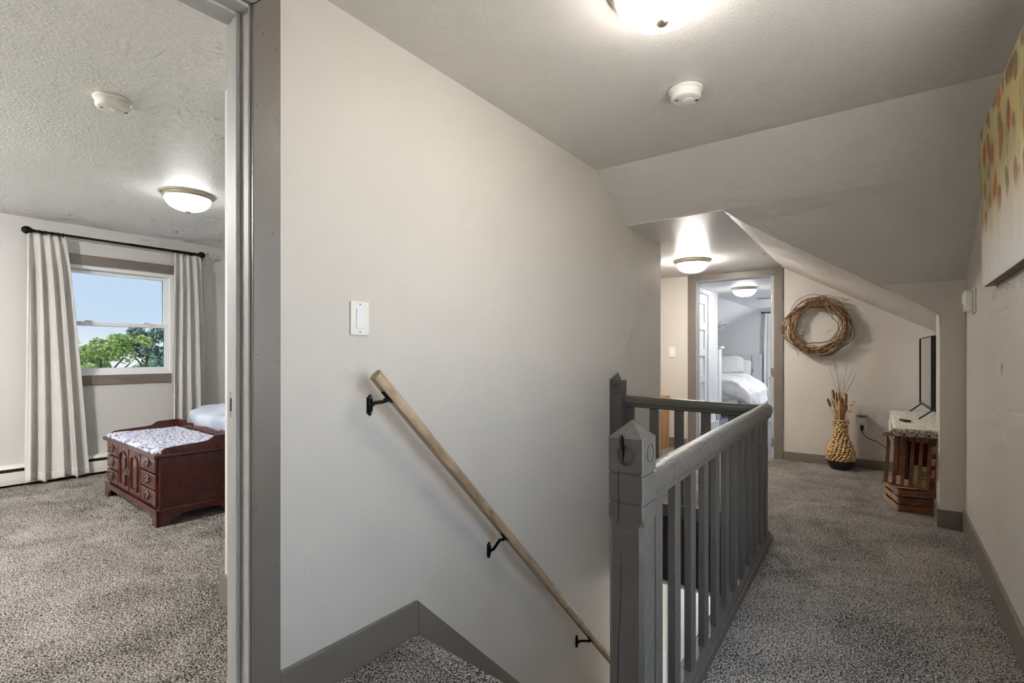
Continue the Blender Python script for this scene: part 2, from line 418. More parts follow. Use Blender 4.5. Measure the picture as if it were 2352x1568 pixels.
# walls ------------------------------------------------------------
wl = MB()
wl.box(XW - .12, XW, .755, 4.13, -2.9, 2.40).box(XW - .12, XW, -.15, .755, 2.17, 2.40).box(XW - .12, XW, -1.7, -.15, 0, 2.40)
struct(wl, 'wall_left', 'wall_paint', 'tall pale greige wall beside the staircase with handrail', 'wall', bevel=0.004)
wr = MB()   # right wall, with the window behind the viewpoint that lights the landing
WY0, WY1, WZ0, WZ1 = 0.45, 2.07, 0.38, 2.14
wr.box(XR, XR + .14, WY1, 4.3, -.1, 2.40).box(XR, XR + .14, -1.7, WY0, -.1, 2.40)
wr.box(XR, XR + .14, WY0, WY1, -.1, WZ0).box(XR, XR + .14, WY0, WY1, WZ1, 2.40)
struct(wr, 'wall_right', 'wall_paint', 'pale greige wall on the right carrying the floral painting', 'wall')
struct(MB().box(-6.1, .6, -1.82, -1.7, -.1, 2.45), 'wall_back', 'wall_paint', 'pale wall closing the landing behind the viewpoint', 'wall')
wf = MB()
wf.box(-3.4, -1.83, YF, YF + .12, -.05, 2.15).box(-.965, 1.12, YF, YF + .12, -.05, 2.15).box(-1.83, -.965, YF, YF + .12, 1.99, 2.15)
struct(wf, 'wall_far', 'wall_paint', 'far hall wall with the twig wreath and open bedroom doorway', 'wall')
struct(MB().box(-3.4, -3.28, 4.0, YF + .12, -.05, 2.15), 'wall_side_passage', 'wall_paint', 'short wall ending the side passage behind the stair wall', 'wall')
struct(MB().box(-6.1, XW - .06, 4.02, 4.13, -.05, 2.45), 'wall_passage', 'wall_paint', 'wall between the left bedroom and the side passage', 'wall')
# knee wall with its thick end and the triangle that meets the low roof
kw = MB()
kw.prism([(-.05, 1.60), (.27, s2z(.27)), (.27, 1.3), (.55, 1.3), (.55, 1.62), (-.05, 1.62)], 'y', 4.30, 4.34)
kw.prism([(.27, -.05), (.55, -.05), (.55, s2z(.55) + .3), (.27, s2z(.27) + .02)], 'y', 4.302, 4.63)
struct(kw, 'wall_knee', 'wall_paint', 'low knee wall with thick end beside the television corner', 'wall')
struct(MB().box(1.0, 1.12, 4.3, YF + .1, -.05, 1.3), 'wall_niche', 'wall_paint', 'low side wall closing the television corner', 'wall')
# bedroom walls
BW = (1.20, 2.122, 0.925, 1.955)         # window hole y0 y1 z0 z1
bw = MB()
BX = (-1.25, .15, .75, 2.05)      # added window left of the view, brings daylight into the bedroom
bw.box(XB - .14, XB, -1.7, BX[0], -.05, 2.45).box(XB - .14, XB, BX[0], BX[1], -.05, BX[2]).box(XB - .14, XB, BX[0], BX[1], BX[3], 2.45).box(XB - .14, XB, BX[1], BW[0], -.05, 2.45).box(XB - .14, XB, BW[1], 4.1, -.05, 2.45)
bw.box(XB - .14, XB, BW[0], BW[1], -.05, BW[2]).box(XB - .14, XB, BW[0], BW[1], BW[3], 2.45)
struct(bw, 'wall_window', 'bedroom_wall_paint', 'left bedroom wall holding the curtained window', 'wall')
struct(MB().box(-2.41, XW - .12, 1.055, 4.05, -.05, 2.45), 'wall_closet', 'bedroom_wall_paint', 'closet corner just inside the left bedroom doorway', 'wall', bevel=0.008)
# far room walls
fw = MB()
fw.box(-3.75, -1.80, 11.5, 11.62, -.05, 2.2).box(-.75, .3, 11.5, 11.62, -.05, 2.2).box(-1.80, -.75, 11.5, 11.62, -.05, .85).box(-1.80, -.75, 11.5, 11.62, 1.85, 2.2)
struct(fw, 'wall_far_room_end', 'far_wall_grey', 'light grey end wall behind the grey headboard', 'wall')
struct(MB().box(-3.72, -3.6, 6.1, 11.6, -.05, 1.4), 'wall_far_room_knee', 'far_white', 'white knee wall under the sloping far room ceiling', 'wall')
struct(MB().box(.2, .32, 6.1, 11.6, -.05, 2.2), 'wall_far_room_right', 'far_white', 'white side wall of the far room beyond the doorway', 'wall')
cl = MB()
cl.box(-2.2, -2.1, 6.19, 6.74, 0, 2.1).box(-2.2, -2.1, 7.62, 8.12, 0, 2.1).box(-2.2, -2.1, 6.74, 7.62, 1.985, 2.1).box(-3.6, -2.1, 8.02, 8.12, 0, 2.1)
struct(cl, 'wall_far_room_closet', 'far_white', 'white closet front with panelled door inside the far room', 'wall', bevel=0.004)

# ceilings ---------------------------------------------------------
struct(MB().box(-1.60, .56, -1.75, 2.975, ZC, ZC + .1), 'ceiling', 'ceiling_paint', 'flat greige ceiling over the staircase with the near lamp', 'ceiling')
s1 = MB()
s1.slab([(-1.60, 2.975, ZC), (.56, 2.975, ZC), (.56, 3.43, Z2 + .006), (-1.60, 3.43, Z2 + .006)], .12)
s1.slab([(-.86, 3.43, Z2 + .006), (.56, 3.43, Z2 + .006), (.56, 3.62, 1.958), (-.745, 3.62, 1.982)], .12)
s1.slab([(-.745, 3.62, 1.982), (.56, 3.62, 1.958), (.56, 4.31, 1.59), (-.045, 4.31, 1.59)], .12)
struct(s1, 'ceiling_slope', 'ceiling_paint', 'sloping ceiling dropping from the flat ceiling to the knee wall', 'ceiling')
f2 = MB()
f2.slab([(-1.60, 3.43, Z2), (-.855, 3.43, Z2), (-.905, YF + .05, Z2), (-1.60, YF + .05, Z2)], .1)
f2.box(-3.4, -1.60, 4.08, YF + .05, Z2, Z2 + .1)
struct(f2, 'ceiling_low', 'ceiling_paint', 'low flat ceiling in front of the far doorway with small lamp', 'ceiling')
sl = MB()
sl.slab([(-.855, 3.43, Z2), (-.745, 3.62, 1.977), (-.045, 4.31, 1.585), (1.12, 4.31, s2z(1.12)), (1.12, YF + .05, s2z(1.12)), (-.905, YF + .05, Z2)], .1)
struct(sl, 'ceiling_niche', 'wall_paint', 'narrow sloping ceiling above the wreath and television', 'ceiling')
struct(MB().box(-6.12, XW - .06, -1.75, 4.12, ZB, ZB + .1), 'ceiling_bedroom', 'bedroom_ceiling_paint', 'white textured ceiling of the left bedroom', 'ceiling')
fc = MB()
fc.box(-2.2, .3, YF + .1, 11.6, Z2, Z2 + .1)
fc.slab([(-3.75, YF + .1, Z2 - .57 * 1.55), (-2.2, YF + .1, Z2), (-2.2, 11.6, Z2), (-3.75, 11.6, Z2 - .57 * 1.55)], .1)
struct(fc, 'ceiling_far_room', 'far_white', 'white ceiling of the far room sloping down on the left', 'ceiling')

# baseboards / trims -------------------------------------------------
struct(MB().box(XW, XW + .016, .826, 1.399, 0, .133), 'baseboard_left', 'trim_paint', 'taupe baseboard under the light switch at the stair head', 'baseboard', bevel=.003)
struct(MB().prism([(1.40, .133), (3.30, -1.75), (3.30, -2.05), (1.40, -.22)], 'x', XW, XW + .016), 'trim_1', 'trim_paint',
       'taupe skirt board running down the stair wall', 'skirt board', bevel=.002)
struct(MB().box(XR - .016, XR, -1.7, 4.286, 0, .13), 'baseboard_right', 'trim_paint', 'taupe baseboard along the right wall', 'baseboard', bevel=.003)
kb = MB(); kb.box(.256, XR, 4.286, 4.302, 0, .115); kb.box(.254, .27, 4.302, 4.63, 0, .115)
struct(kb, 'baseboard_knee', 'trim_paint', 'short taupe baseboard at the foot of the knee wall', 'baseboard', bevel=.003)
struct(MB().box(-.90, 1.0, YF - .014, YF, 0, .088), 'baseboard_far', 'trim_paint', 'taupe baseboard behind the woven vase', 'baseboard', bevel=.003)
struct(MB().box(-3.3, -1.92, YF - .014, YF, 0, .12), 'baseboard_passage', 'trim_paint', 'taupe baseboard left of the far doorway seen between balusters', 'baseboard', bevel=.003)
cb = MB(); cb.box(-2.426, -1.645, 1.039, 1.055, 0, .13); cb.box(-2.426, -2.41, 1.055, 4.0, 0, .13)
struct(cb, 'baseboard_closet', 'trim_paint', 'taupe baseboard round the closet corner in the left bedroom', 'baseboard', bevel=.003)
struct(MB().box(-2.1, -2.085, 7.64, 8.135, 0, .12), 'baseboard_far_room', 'far_wall_grey', 'pale baseboard below the far room closet front', 'baseboard', bevel=.003)

# ------------------------------------------------------------------ doors
d1 = empty('door_1', (XW, .745, 0), 0, 'left bedroom doorway with white jamb and taupe casing', 'doorway', kind='structure')
def part(mb, name, m, par, **k):
    """mesh given in world axes, stored relative to its parent's location (parent unrotated)"""
    l = par.location
    if par.parent: l = l + par.parent.location
    mb.v = [(x - l[0], y - l[1], z - l[2]) for (x, y, z) in mb.v]
    return mb.build(name, m, par, **k)
j = part(MB().box(XW - .135, XW + .002, .735, .756, 0, 2.17), 'jamb', 'white_paint', d1, bevel=.002)
part(MB().box(XW - .135, XW + .002, -.17, .735, 2.15, 2.172), 'head_jamb', 'white_paint', d1, bevel=.002)
part(MB().box(XW - .135, XW + .002, -.17, -.149, 0, 2.17), 'jamb', 'white_paint', d1, bevel=.002)
part(MB().box(XW - .078, XW - .044, .722, .736, 0, 2.15), 'door_stop', 'white_paint', d1, bevel=.005, seg=3)
part(MB().box(XW - .078, XW - .044, -.15, .724, 2.138, 2.151), 'door_stop', 'white_paint', d1, bevel=.005, seg=3)
part(MB().prism([(.741, 0), (.826, 0), (.826, 2.245), (.741, 2.158)], 'x', XW, XW + .018), 'casing', 'trim_paint', d1, bevel=.0025)
part(MB().prism([(.740, 2.159), (.825, 2.246), (-.24, 2.246), (-.155, 2.159)], 'x', XW, XW + .018), 'casing', 'trim_paint', d1, bevel=.0025)
part(MB().prism([(-.156, 0), (-.241, 0), (-.241, 2.245), (-.156, 2.158)], 'x', XW, XW + .018), 'casing', 'trim_paint', d1, bevel=.0025)
spm = MB().box(-1.642, -1.618, .7335, .736, .925, 1.005)
sp_o = part(spm, 'strike_plate', 'steel', d1)
part(MB().box(-1.635, -1.624, .7325, .7345, .945, .985), 'latch_hole', 'black_slot', d1)
for (y_, z_) in ((.757, 2.10), (.772, 2.085), (.812, 2.06), (.751, 1.86), (.81, 1.84), (.80, 1.49), (.752, 1.12), (.815, 1.10), (.80, .78), (.75, .66), (.812, .47)):
    part(MB().lathe([(.0016, 0), (.0016, .0006)], 8, (XW + .018, y_, z_), 'x'), 'nail_hole', 'black_slot', d1)

d2 = empty('door_2', (-1.4, YF, 0), 0, 'far bedroom doorway with taupe casing and white jamb', 'doorway', kind='structure')
for (a, b) in ((-1.832, -1.812), (-1.020, -.964)):
    part(MB().box(a, b, YF - .002, YF + .13, 0, 1.99), 'jamb', 'white_paint', d2, bevel=.002)
part(MB().box(-1.812, -.985, YF - .002, YF + .13, 1.972, 1.992), 'head_jamb', 'white_paint', d2, bevel=.002)
part(MB().prism([(-1.815, 0), (-1.908, 0), (-1.908, 2.045), (-1.815, 1.978)], 'y', YF - .018, YF), 'casing', 'trim_paint', d2, bevel=.0025)
part(MB().prism([(-.988, 0), (-.902, 0), (-.902, 2.045), (-.988, 1.978)], 'y', YF - .018, YF), 'casing', 'trim_paint', d2, bevel=.0025)
part(MB().prism([(-1.814, 1.979), (-1.907, 2.046), (-.903, 2.046), (-.989, 1.979)], 'y', YF - .018, YF), 'casing', 'trim_paint', d2, bevel=.0025)
for z_ in (.17, .93, 1.72):
    part(MB().lathe([(.006, -.045), (.006, .045)], 12, (-1.006, YF - .004, z_)).box(-1.020, -.994, YF - .0035, YF - .0015, z_ - .044, z_ + .044), 'hinge', 'nickel', d2, smooth=40)

d3 = empty('door_3', (-2.11, 7.18, 0), 0, 'white panelled closet door inside the far room', 'door', kind='structure')
part(MB().box(-2.165, -2.135, 6.745, 7.612, .01, 1.98), 'door_core', 'far_white', d3)
for (a, b) in ((6.745, 6.86), (7.495, 7.612)):
    part(MB().box(-2.135, -2.115, a, b, .01, 1.98), 'stile', 'far_white', d3, bevel=.003)
for (a, b) in ((.01, .09), (.36, .46), (.73, .83), (1.10, 1.20), (1.47, 1.57), (1.84, 1.98)):
    part(MB().box(-2.135, -2.115, 6.86, 7.495, a, b), 'rail', 'far_white', d3, bevel=.003)

# lower landing door at the foot of the stairs
d4 = empty('door_4', (-1.05, 4.27, -2.62), 0, 'white door at the foot of the stairs seen between balusters', 'door', kind='structure')
part(MB().box(-1.49, -.68, 4.262, 4.30, -2.61, -.55), 'door_slab', 'vinyl_white', d4, bevel=.003)
part(MB().box(-1.525, -1.492, 4.255, 4.30, -2.62, -.50), 'casing', 'white_paint', d4, bevel=.002)
for z_ in (-1.04, -2.3):
    part(MB().box(-1.505, -1.478, 4.250, 4.262, z_ - .05, z_ + .05).lathe([(.007, -.055), (.007, .055)], 8, (-1.492, 4.248, z_)), 'hinge', 'black_metal', d4)

# ------------------------------------------------------------------ windows
def window(nm, label, x_in, y0, y1, z0, z1, sgn, glass='window_glass'):
    """window in a wall x = x_in; sgn=-1: outside towards -x"""
    e = empty(nm, (x_in, (y0 + y1) / 2, z0), 0, label, 'window', kind='structure')
    xo = x_in + sgn * .14
    a, b = sorted((x_in + sgn * .02, xo))
    for (p, q, r_, s_) in ((y0, y0 + .03, z0, z1), (y1 - .03, y1, z0, z1), (y0 + .03, y1 - .03, z1 - .035, z1), (y0 + .03, y1 - .03, z0, z0 + .03)):
        part(MB().box(a, b, p, q, r_, s_), 'frame', 'vinyl_white', e, bevel=.003)
    zm = z0 + (z1 - z0) * .47
    for (n_, xs, za, zb) in (('lower_sash', x_in + sgn * .05, z0 + .03, zm + .02), ('upper_sash', x_in + sgn * .085, zm - .015, z1 - .035)):
        s0, s1_ = sorted((xs, xs + sgn * .03))
        st = MB(); iy0, iy1 = y0 + .03, y1 - .03
        st.box(s0, s1_, iy0, iy0 + .04, za, zb).box(s0, s1_, iy1 - .04, iy1, za, zb)
        st.box(s0, s1_, iy0 + .04, iy1 - .04, za, za + .038).box(s0, s1_, iy0 + .04, iy1 - .04, zb - .036, zb)
        so = part(st, n_, 'vinyl_white', e, bevel=.003)
        g = MB().box(xs + sgn * .013, xs + sgn * .017, iy0 + .04, iy1 - .04, za + .038, zb - .036)
        l = e.location; g.v = [(x - l[0], y - l[1], z - l[2]) for (x, y, z) in g.v]
        g.build('pane', glass, so)
    part(MB().box(min(x_in + sgn * .03, x_in + sgn * .05), max(x_in + sgn * .03, x_in + sgn * .05), y0 + .2, y0 + .26, zm + .02, zm + .034), 'sash_lock', 'vinyl_white', e, bevel=.002)
    part(MB().box(min(x_in + sgn * .03, x_in + sgn * .05), max(x_in + sgn * .03, x_in + sgn * .05), y1 - .26, y1 - .2, zm + .02, zm + .034), 'sash_lock', 'vinyl_white', e, bevel=.002)
    c0, c1 = sorted((x_in, x_in - sgn * .018)); w_ = .088
    part(MB().box(c0, c1, y0 - w_, y0, z0 - w_, z1 + w_), 'casing', 'trim_paint', e, bevel=.003)
    part(MB().box(c0, c1, y1, y1 + w_, z0 - w_, z1 + w_), 'casing', 'trim_paint', e, bevel=.003)
    part(MB().box(c0, c1, y0, y1, z1, z1 + w_), 'casing', 'trim_paint', e, bevel=.003)
    part(MB().box(c0, c1, y0, y1, z0 - w_, z0), 'sill', 'trim_paint', e, bevel=.003)
    return e
window('window_1', 'white sash window with taupe casing between bedroom curtains', XB, BW[0], BW[1], BW[2], BW[3], -1, 'dimming_glass')
window('fill_window', 'added white sash window outside the view, for daylight in the left bedroom', XB, BX[0], BX[1], BX[2], BX[3], -1)
window('window_2', 'white sash window in the right wall behind the viewpoint', XR, WY0, WY1, WZ0, WZ1, 1, 'warm_tint_glass')
w3 = empty('window_3', (-1.28, 11.5, .85), 0, 'far room window beside the white curtain', 'window', kind='structure')
for (a, b, c, d) in ((-1.80, -1.75, .85, 1.85), (-.80, -.75, .85, 1.85), (-1.75, -.80, .85, .9), (-1.75, -.80, 1.8, 1.85), (-1.75, -.80, 1.31, 1.36)):
    part(MB().box(a, b, 11.52, 11.6, c, d), 'frame', 'vinyl_white', w3, bevel=.003)
part(MB().box(-1.75, -.80, 11.56, 11.565, .9, 1.31), 'pane', 'window_glass', w3)
part(MB().box(-1.75, -.80, 11.56, 11.565, 1.36, 1.8), 'pane', 'window_glass', w3)
def portal(loc, rot, sx_, sy_):
    l = bpy.data.lights.new('daylight_portal', 'AREA'); l.shape = 'RECTANGLE'; l.size = sx_; l.size_y = sy_
    l.cycles.is_portal = True
    o = bpy.data.objects.new('daylight_portal', l); COL.objects.link(o); o.location = loc; o.rotation_euler = rot
portal((XB - .145, sum(BW[:2]) / 2, sum(BW[2:]) / 2), (0, R(-90), 0), BW[3] - BW[2], BW[1] - BW[0])
portal((XB - .145, sum(BX[:2]) / 2, sum(BX[2:]) / 2), (0, R(-90), 0), BX[3] - BX[2], BX[1] - BX[0])
portal((XR + .145, (WY0 + WY1) / 2, (WZ0 + WZ1) / 2), (0, R(90), 0), WZ1 - WZ0, WY1 - WY0)
portal((-1.275, 11.63, 1.35), (R(-90), 0, 0), 1.05, 1.0)

# ------------------------------------------------------------------ stairwell and stairs
st = empty('staircase', (-1.05, 1.36, 0), 0, 'carpeted staircase going down along the left wall', 'staircase', kind='structure')
def nosing_y(x): return 1.40 - (x - XW) * .07
nz = MB()
pr = [(0, -.045)] + [(.024 * math.cos(a) + .0, -.022 + .024 * math.sin(a)) for a in [R(-90 + 15 * k) for k in range(13)]] + [(-.08, .002), (-.08, -.045)]
vs = []; n_ = len(pr)
for x_ in (XW + .016, -.575):
    for (a, b) in pr: vs.append((x_, nosing_y(x_) - .012 + a, b))
nz.add(vs, [tuple(range(n_)), tuple(range(2 * n_ - 1, n_ - 1, -1))] + [(i, (i + 1) % n_, n_ + (i + 1) % n_, n_ + i) for i in range(n_)])
part(nz, 'nosing', 'carpet', st, smooth=50)
RISE, RUN = .2015, .2
for k in range(12):
    y0 = 1.37 + k * RUN; zt = -(k + 1) * RISE
    p_ = [(y0 - .02, zt - .2), (y0 - .02, zt), (y0 + RUN, zt), (y0 + RUN + .022, zt - .012), (y0 + RUN + .022, zt - .032), (y0 + RUN, zt - .045), (y0 + RUN, zt - .2)]
    part(MB().prism(p_, 'x', XW + .016, -.575), 'step', 'carpet', st, bevel=.006)
struct(MB().box(HX1, HX1 + .10, 1.25, 4.3, -2.9, -.005).box(HX1 - .0005, HX1 + .1, 1.3, 3.35, -.3, -.004), 'wall_stairwell_right', 'wall_paint', 'side wall of the stairwell below the balustrade', 'wall')
struct(MB().box(XW - .1, -.5, 4.30, 4.4, -2.9, -.28), 'wall_stair_foot', 'wall_paint', 'wall round the door at the foot of the stairs', 'wall')
struct(MB().box(XW - .1, -.5, 1.1, 1.25, -2.9, -.3), 'wall_stairwell_front', 'wall_paint', 'wall below the landing edge', 'wall')
struct(MB().box(XW - .1, -.4, 1.1, 4.4, -2.95, -2.62), 'floor_lower', 'pine', 'wooden floor at the foot of the stairs', 'floor')
fa = empty('trim_2', (-1.05, HY1, -.2), 0, 'fascia boards under the rear balustrade, darkened to carry the stairwell shade', 'fascia', kind='structure')
part(MB().box(XW, HX1, HY1 - .03, HY1 + .012, -.02, .068), 'kick_board', 'fascia_shade_paint', fa, bevel=.003)
part(MB().box(XW, HX1, HY1 - .012, HY1 + .01, -.355, -.06), 'board', 'fascia_shade_paint', fa, bevel=.002)
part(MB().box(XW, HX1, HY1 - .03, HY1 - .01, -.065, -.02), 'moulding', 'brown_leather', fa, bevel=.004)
part(MB().box(XW, HX1, HY1 - .026, HY1 - .01, -.11, -.09), 'moulding', 'fascia_shade_paint', fa, bevel=.004)
part(MB().box(XW, HX1, HY1 - .026, HY1 - .01, -.37, -.335), 'moulding', 'fascia_shade_paint', fa, bevel=.004)
struct(MB().box(XW - .05, -.45, HY1 - .01, 4.35, -.40, -.30), 'ceiling_lower', 'far_white', 'ceiling above the foot of the stairs', 'ceiling')

# ------------------------------------------------------------------ balustrade
bal = empty('balustrade', (-.525, 1.22, 0), R(1.66), 'taupe painted wooden balustrade round the stair opening with pointed newel posts', 'balustrade')
# front newel: shaft with broken chamfers, two grooves, pyramid cap, carved roundel and crack
H = .046
def octo(h_, c, z): return [(-h_ + c, -h_, z), (h_ - c, -h_, z), (h_, -h_ + c, z), (h_, h_ - c, z), (h_ - c, h_, z), (-h_ + c, h_, z), (-h_, h_ - c, z), (-h_, -h_ + c, z)]
def newel(levels, apex):
    mb = MB(); vs = []; fs = []
    for (h_, c, z) in levels: vs += octo(h_, c, z)
    for i in range(len(levels) - 1):
        for k in range(8): fs.append((i * 8 + k, i * 8 + (k + 1) % 8, (i + 1) * 8 + (k + 1) % 8, (i + 1) * 8 + k))
    fs.append(tuple(range(7, -1, -1))); t_ = (len(levels) - 1) * 8
    vs.append((0, 0, apex))
    for k in range(8): fs.append((t_ + k, t_ + (k + 1) % 8, len(vs) - 1))
    return mb.add(vs, fs)
g_ = .0035
nw = newel([(H, .011, -.30), (H, .011, .697), (H, .003, .713), (H, .003, .747), (H - g_, .003, .748), (H - g_, .003, .7525), (H, .003, .7535), (H, .003, .820), (H - g_, .003, .821), (H - g_, .003, .8255), (H, .003, .8265), (H, .003, .911)], .954)
npst = nw.build('newel_post', 'rail_paint', bal)
npst['label'] = 'front newel post with cracked pointed cap'
def ringcut(r0, r1, axis, cpos, depth):
    m = MB(); n = 28; vs = []
    for k in range(n):
        a = 2 * math.pi * k / n
        for (r, dd) in ((r0, -depth), (r1, -depth), (r1, depth), (r0, depth)):
            p = [r * math.cos(a), dd, r * math.sin(a)]
            if axis == 'x': p = [dd, r * math.cos(a), r * math.sin(a)]
            vs.append((cpos[0] + p[0], cpos[1] + p[1], cpos[2] + p[2]))
    fs = []
    for k in range(n):
        k2 = (k + 1) % n
        for i in range(4):
            fs.append((k * 4 + i, k * 4 + (i + 1) % 4, k2 * 4 + (i + 1) % 4, k2 * 4 + i))
    return m.add(vs, fs)
cuts = [MB().lathe([(.0255, -.006), (.0255, .01)], 32, (.0, -H, .868), 'y'),
        ringcut(.0205, .0245, 'x', (H, .004, .872), .0020),
        MB().prism([(-.016, .875), (-.020, .905), (-.014, .927), (-.002, .925), (-.002, .905), (.004, .885)], 'y', -H - .01, -H + .007),
        MB().prism([(-.010, .848), (-.0145, .888), (-.0115, .924), (-.006, .90), (-.0065, .872)], 'y', -H - .01, -H + .020),
        MB().prism([(-.020, .700), (-.0185, .75), (-.0195, .825), (-.0165, .852), (-.0175, .825), (-.0165, .75), (-.0182, .70)], 'y', -H - .01, -H + .008),
        MB().prism([(-.012, .63), (-.0125, .52), (-.018, .41), (-.022, .26), (-.0204, .26), (-.0163, .41), (-.0109, .52), (-.011, .63)], 'y', -H - .01, -H + .006)]
boolean_cut(npst, cuts)
md = npst.modifiers.new('bevel', 'BEVEL'); md.width = .0018; md.segments = 2; md.limit_method = 'ANGLE'; md.angle_limit = R(35)
# side rail: rounded top, moulded sides
def rail_profile(w_, h_):
    pts = [(.50, .34), (.50, .60), (.46, .76), (.36, .88), (.18, .97), (-.10, 1.0), (-.34, .98), (-.45, .90), (-.50, .76), (-.50, .34), (-.40, .26), (-.40, .10), (-.33, .0), (.33, .0), (.40, .10), (.40, .26)]
    p = [(a * w_, b * h_) for (a, b) in pts]
    return p
def sweep_y(mb, prof, y0, y1, zf, x_=0.0, n=14, wob=0.0):
    m = len(prof); vs = []; fs = []
    for i in range(n + 1):
        t_ = i / n; y = y0 + (y1 - y0) * t_
        wx = wob * noise.noise((0.3, y * 2.2, 1.7)); wz = wob * noise.noise((4.3, y * 2.2, 0.7))
        for (a, b) in prof: vs.append((x_ + a + wx, y, zf(t_) + b + wz))
    for i in range(n):
        for k in range(m):
            k2 = (k + 1) % m
            fs.append((i * m + k, i * m + k2, (i + 1) * m + k2, (i + 1) * m + k))
    fs.append(tuple(range(m))); fs.append(tuple(range((n + 1) * m - 1, n * m - 1, -1)))
    mb.add(vs, fs)
sr = MB(); sweep_y(sr, rail_profile(.070, .080), .046, 2.135, lambda t_: .727 + .016 * t_, wob=.0025)
sro = sr.build('top_rail', 'rail_paint', bal, smooth=24, bevel=.003)
sh = MB()
shoe = [(-.036, 0), (.032, 0), (.032, .034), (.026, .040), (.021, .041), (.017, .052), (.010, .060), (-.030, .060), (-.036, .052)]
sweep_y(sh, shoe, .046, 2.145, lambda t_: .0, wob=.0)
sh.build('bottom_rail', 'rail_paint', bal, smooth=30)
y_ = 1.365 - 1.22
pitch = .1727
bm0 = None
for k in range(12):
    yk = y_ + k * pitch
    if bm0 is None:
        bm0 = MB().box(-.0115, .0115, 0, .058, 0.0, .70).build('baluster', 'rail_paint', bal, bevel=.0015)
        bm0.location = (0, yk, .055); src = bm0
    else:
        b_ = src.copy(); COL.objects.link(b_); b_.parent = bal; b_.location = (0, yk, .055)
# rear run (built in world axes, stored under the same balustrade)
Mi = (Matrix.Translation(bal.location) @ Matrix.Rotation(R(1.66), 4, 'Z')).inverted()
def bal_part(mb, name, m, **k):
    mb.v = [tuple(Mi @ Vector(v)) for v in mb.v]
    return mb.build(name, m, bal, **k)
rr = MB(); prof = rail_profile(.058, .074); m_ = len(prof); vs = []; fs = []
for i, (x_, yy, z_) in enumerate(((-1.452, 3.232, .768), (-.60, 3.315, .745))):
    for (a, b) in prof: vs.append((x_, yy - a, z_ + b))
for k in range(m_):
    k2 = (k + 1) % m_; fs.append((k, k2, m_ + k2, m_ + k))
fs += [tuple(range(m_)), tuple(range(2 * m_ - 1, m_ - 1, -1))]
rr.add(vs, fs); bal_part(rr, 'top_rail', 'rail_paint', smooth=40, bevel=.004)
br = MB(); br.obox((-1.51, 3.235, .105), (-.59, 3.315, .105), .05, .08)
bal_part(br, 'bottom_rail', 'rail_paint', bevel=.004)
for xc in (-1.41, -1.248, -1.087, -.923, -.762):
    yc = 3.235 + (xc + 1.51) * .087
    bal_part(MB().box(xc - .0285, xc + .0285, yc - .011, yc + .011, .15, .775), 'baluster', 'rail_paint', bevel=.0015)
X0, X1, Y0, Y1 = XW + .002, -1.437, 3.16, 3.248
xm, ym = (X0 + X1) / 2, (Y0 + Y1) / 2; h2_ = (X1 - X0) / 2
rn = newel([(h2_, .002, -.25), (h2_, .002, .780), (h2_ - .003, .002, .781), (h2_ - .003, .002, .785), (h2_, .002, .786), (h2_, .002, .856), (h2_ - .003, .002, .857), (h2_ - .003, .002, .861), (h2_, .002, .862), (h2_, .002, .948)], 1.0)
rn.v = [(x + xm, y + ym, z) for (x, y, z) in rn.v]
rno = bal_part(rn, 'newel_post', 'rail_paint')
rno['label'] = 'rear newel post against the wall'
cp = MB().lathe([(.020, -.006), (.020, .012)], 24, (xm + .008, Y0, .905), 'y'); cp.v = [tuple(Mi @ Vector(v)) for v in cp.v]
boolean_cut(rno, [cp])
md = rno.modifiers.new('bevel', 'BEVEL'); md.width = .002; md.segments = 2; md.limit_method = 'ANGLE'; md.angle_limit = R(35)

# ------------------------------------------------------------------ wall handrail
hr = empty('handrail', (-1.44, 1.132, 1.05), 0, 'oak handrail on black brackets sloping down the stair wall', 'handrail')
sl_ = -1.0176
d = Vector((0, 1, sl_)).normalized(); up_ = Vector((0, -sl_, 1)).normalized()
prof = []
for k in range(16):
    a = 2 * math.pi * k / 16
    px = .0185 * math.cos(a); pz = .0245 * math.sin(a)
    if pz < -.014: pz = -.0195; px = max(-.0145, min(.0145, px * 1.3))
    prof.append((px, pz))
hm = MB(); vs = []; n_ = len(prof)
for s_ in (0, 2.85):
    for (a, b) in prof:
        p = Vector((a, 0, 0)) + up_ * b + d * s_
        vs.append(p)
hm.add(vs, [tuple(range(n_)), tuple(range(2 * n_ - 1, n_ - 1, -1))] + [(k, (k + 1) % n_, n_ + (k + 1) % n_, n_ + k) for k in range(n_)])
ho = hm.build('rail', 'oak_rail', hr, smooth=45, bevel=.002)
for (by, bz) in ((1.172, .935), (1.86, .192), (2.705, -.627)):
    b_ = MB()
    lx, ly, lz = XW + 1.44, by - 1.132, bz - 1.05
    b_.ell((lx + .004, ly, lz), (.008, .013, .040), 14, 10)
    b_.box(lx, lx + .003, ly - .012, ly + .012, lz - .03, lz + .03)
    ry = ly + .012; rz = sl_ * ry - .030
    b_.tube([(lx + .006, ly, lz - .006), (lx + .03, ly + .003, lz + .01), (lx + .06, ry, rz - .018), (-.003, ry, rz - .012), (0, ry, rz)], .0075, 8)
    b_.tube([(0, ry - .006, rz - .012), (0, ry - .006, rz - .004)], .0085, 10)
    b_.obox(Vector((0, ry, rz)) - d * .028, Vector((0, ry, rz)) + d * .028, .016, .005, (0, 0, 1))
    bo = b_.build('bracket', 'black_metal', hr, smooth=45)
    for dz in (-.027, .027):
        MB().ell((lx + .010, ly, lz + dz), (.003, .004, .004), 8, 5).build('screw', 'steel', bo, smooth=60)

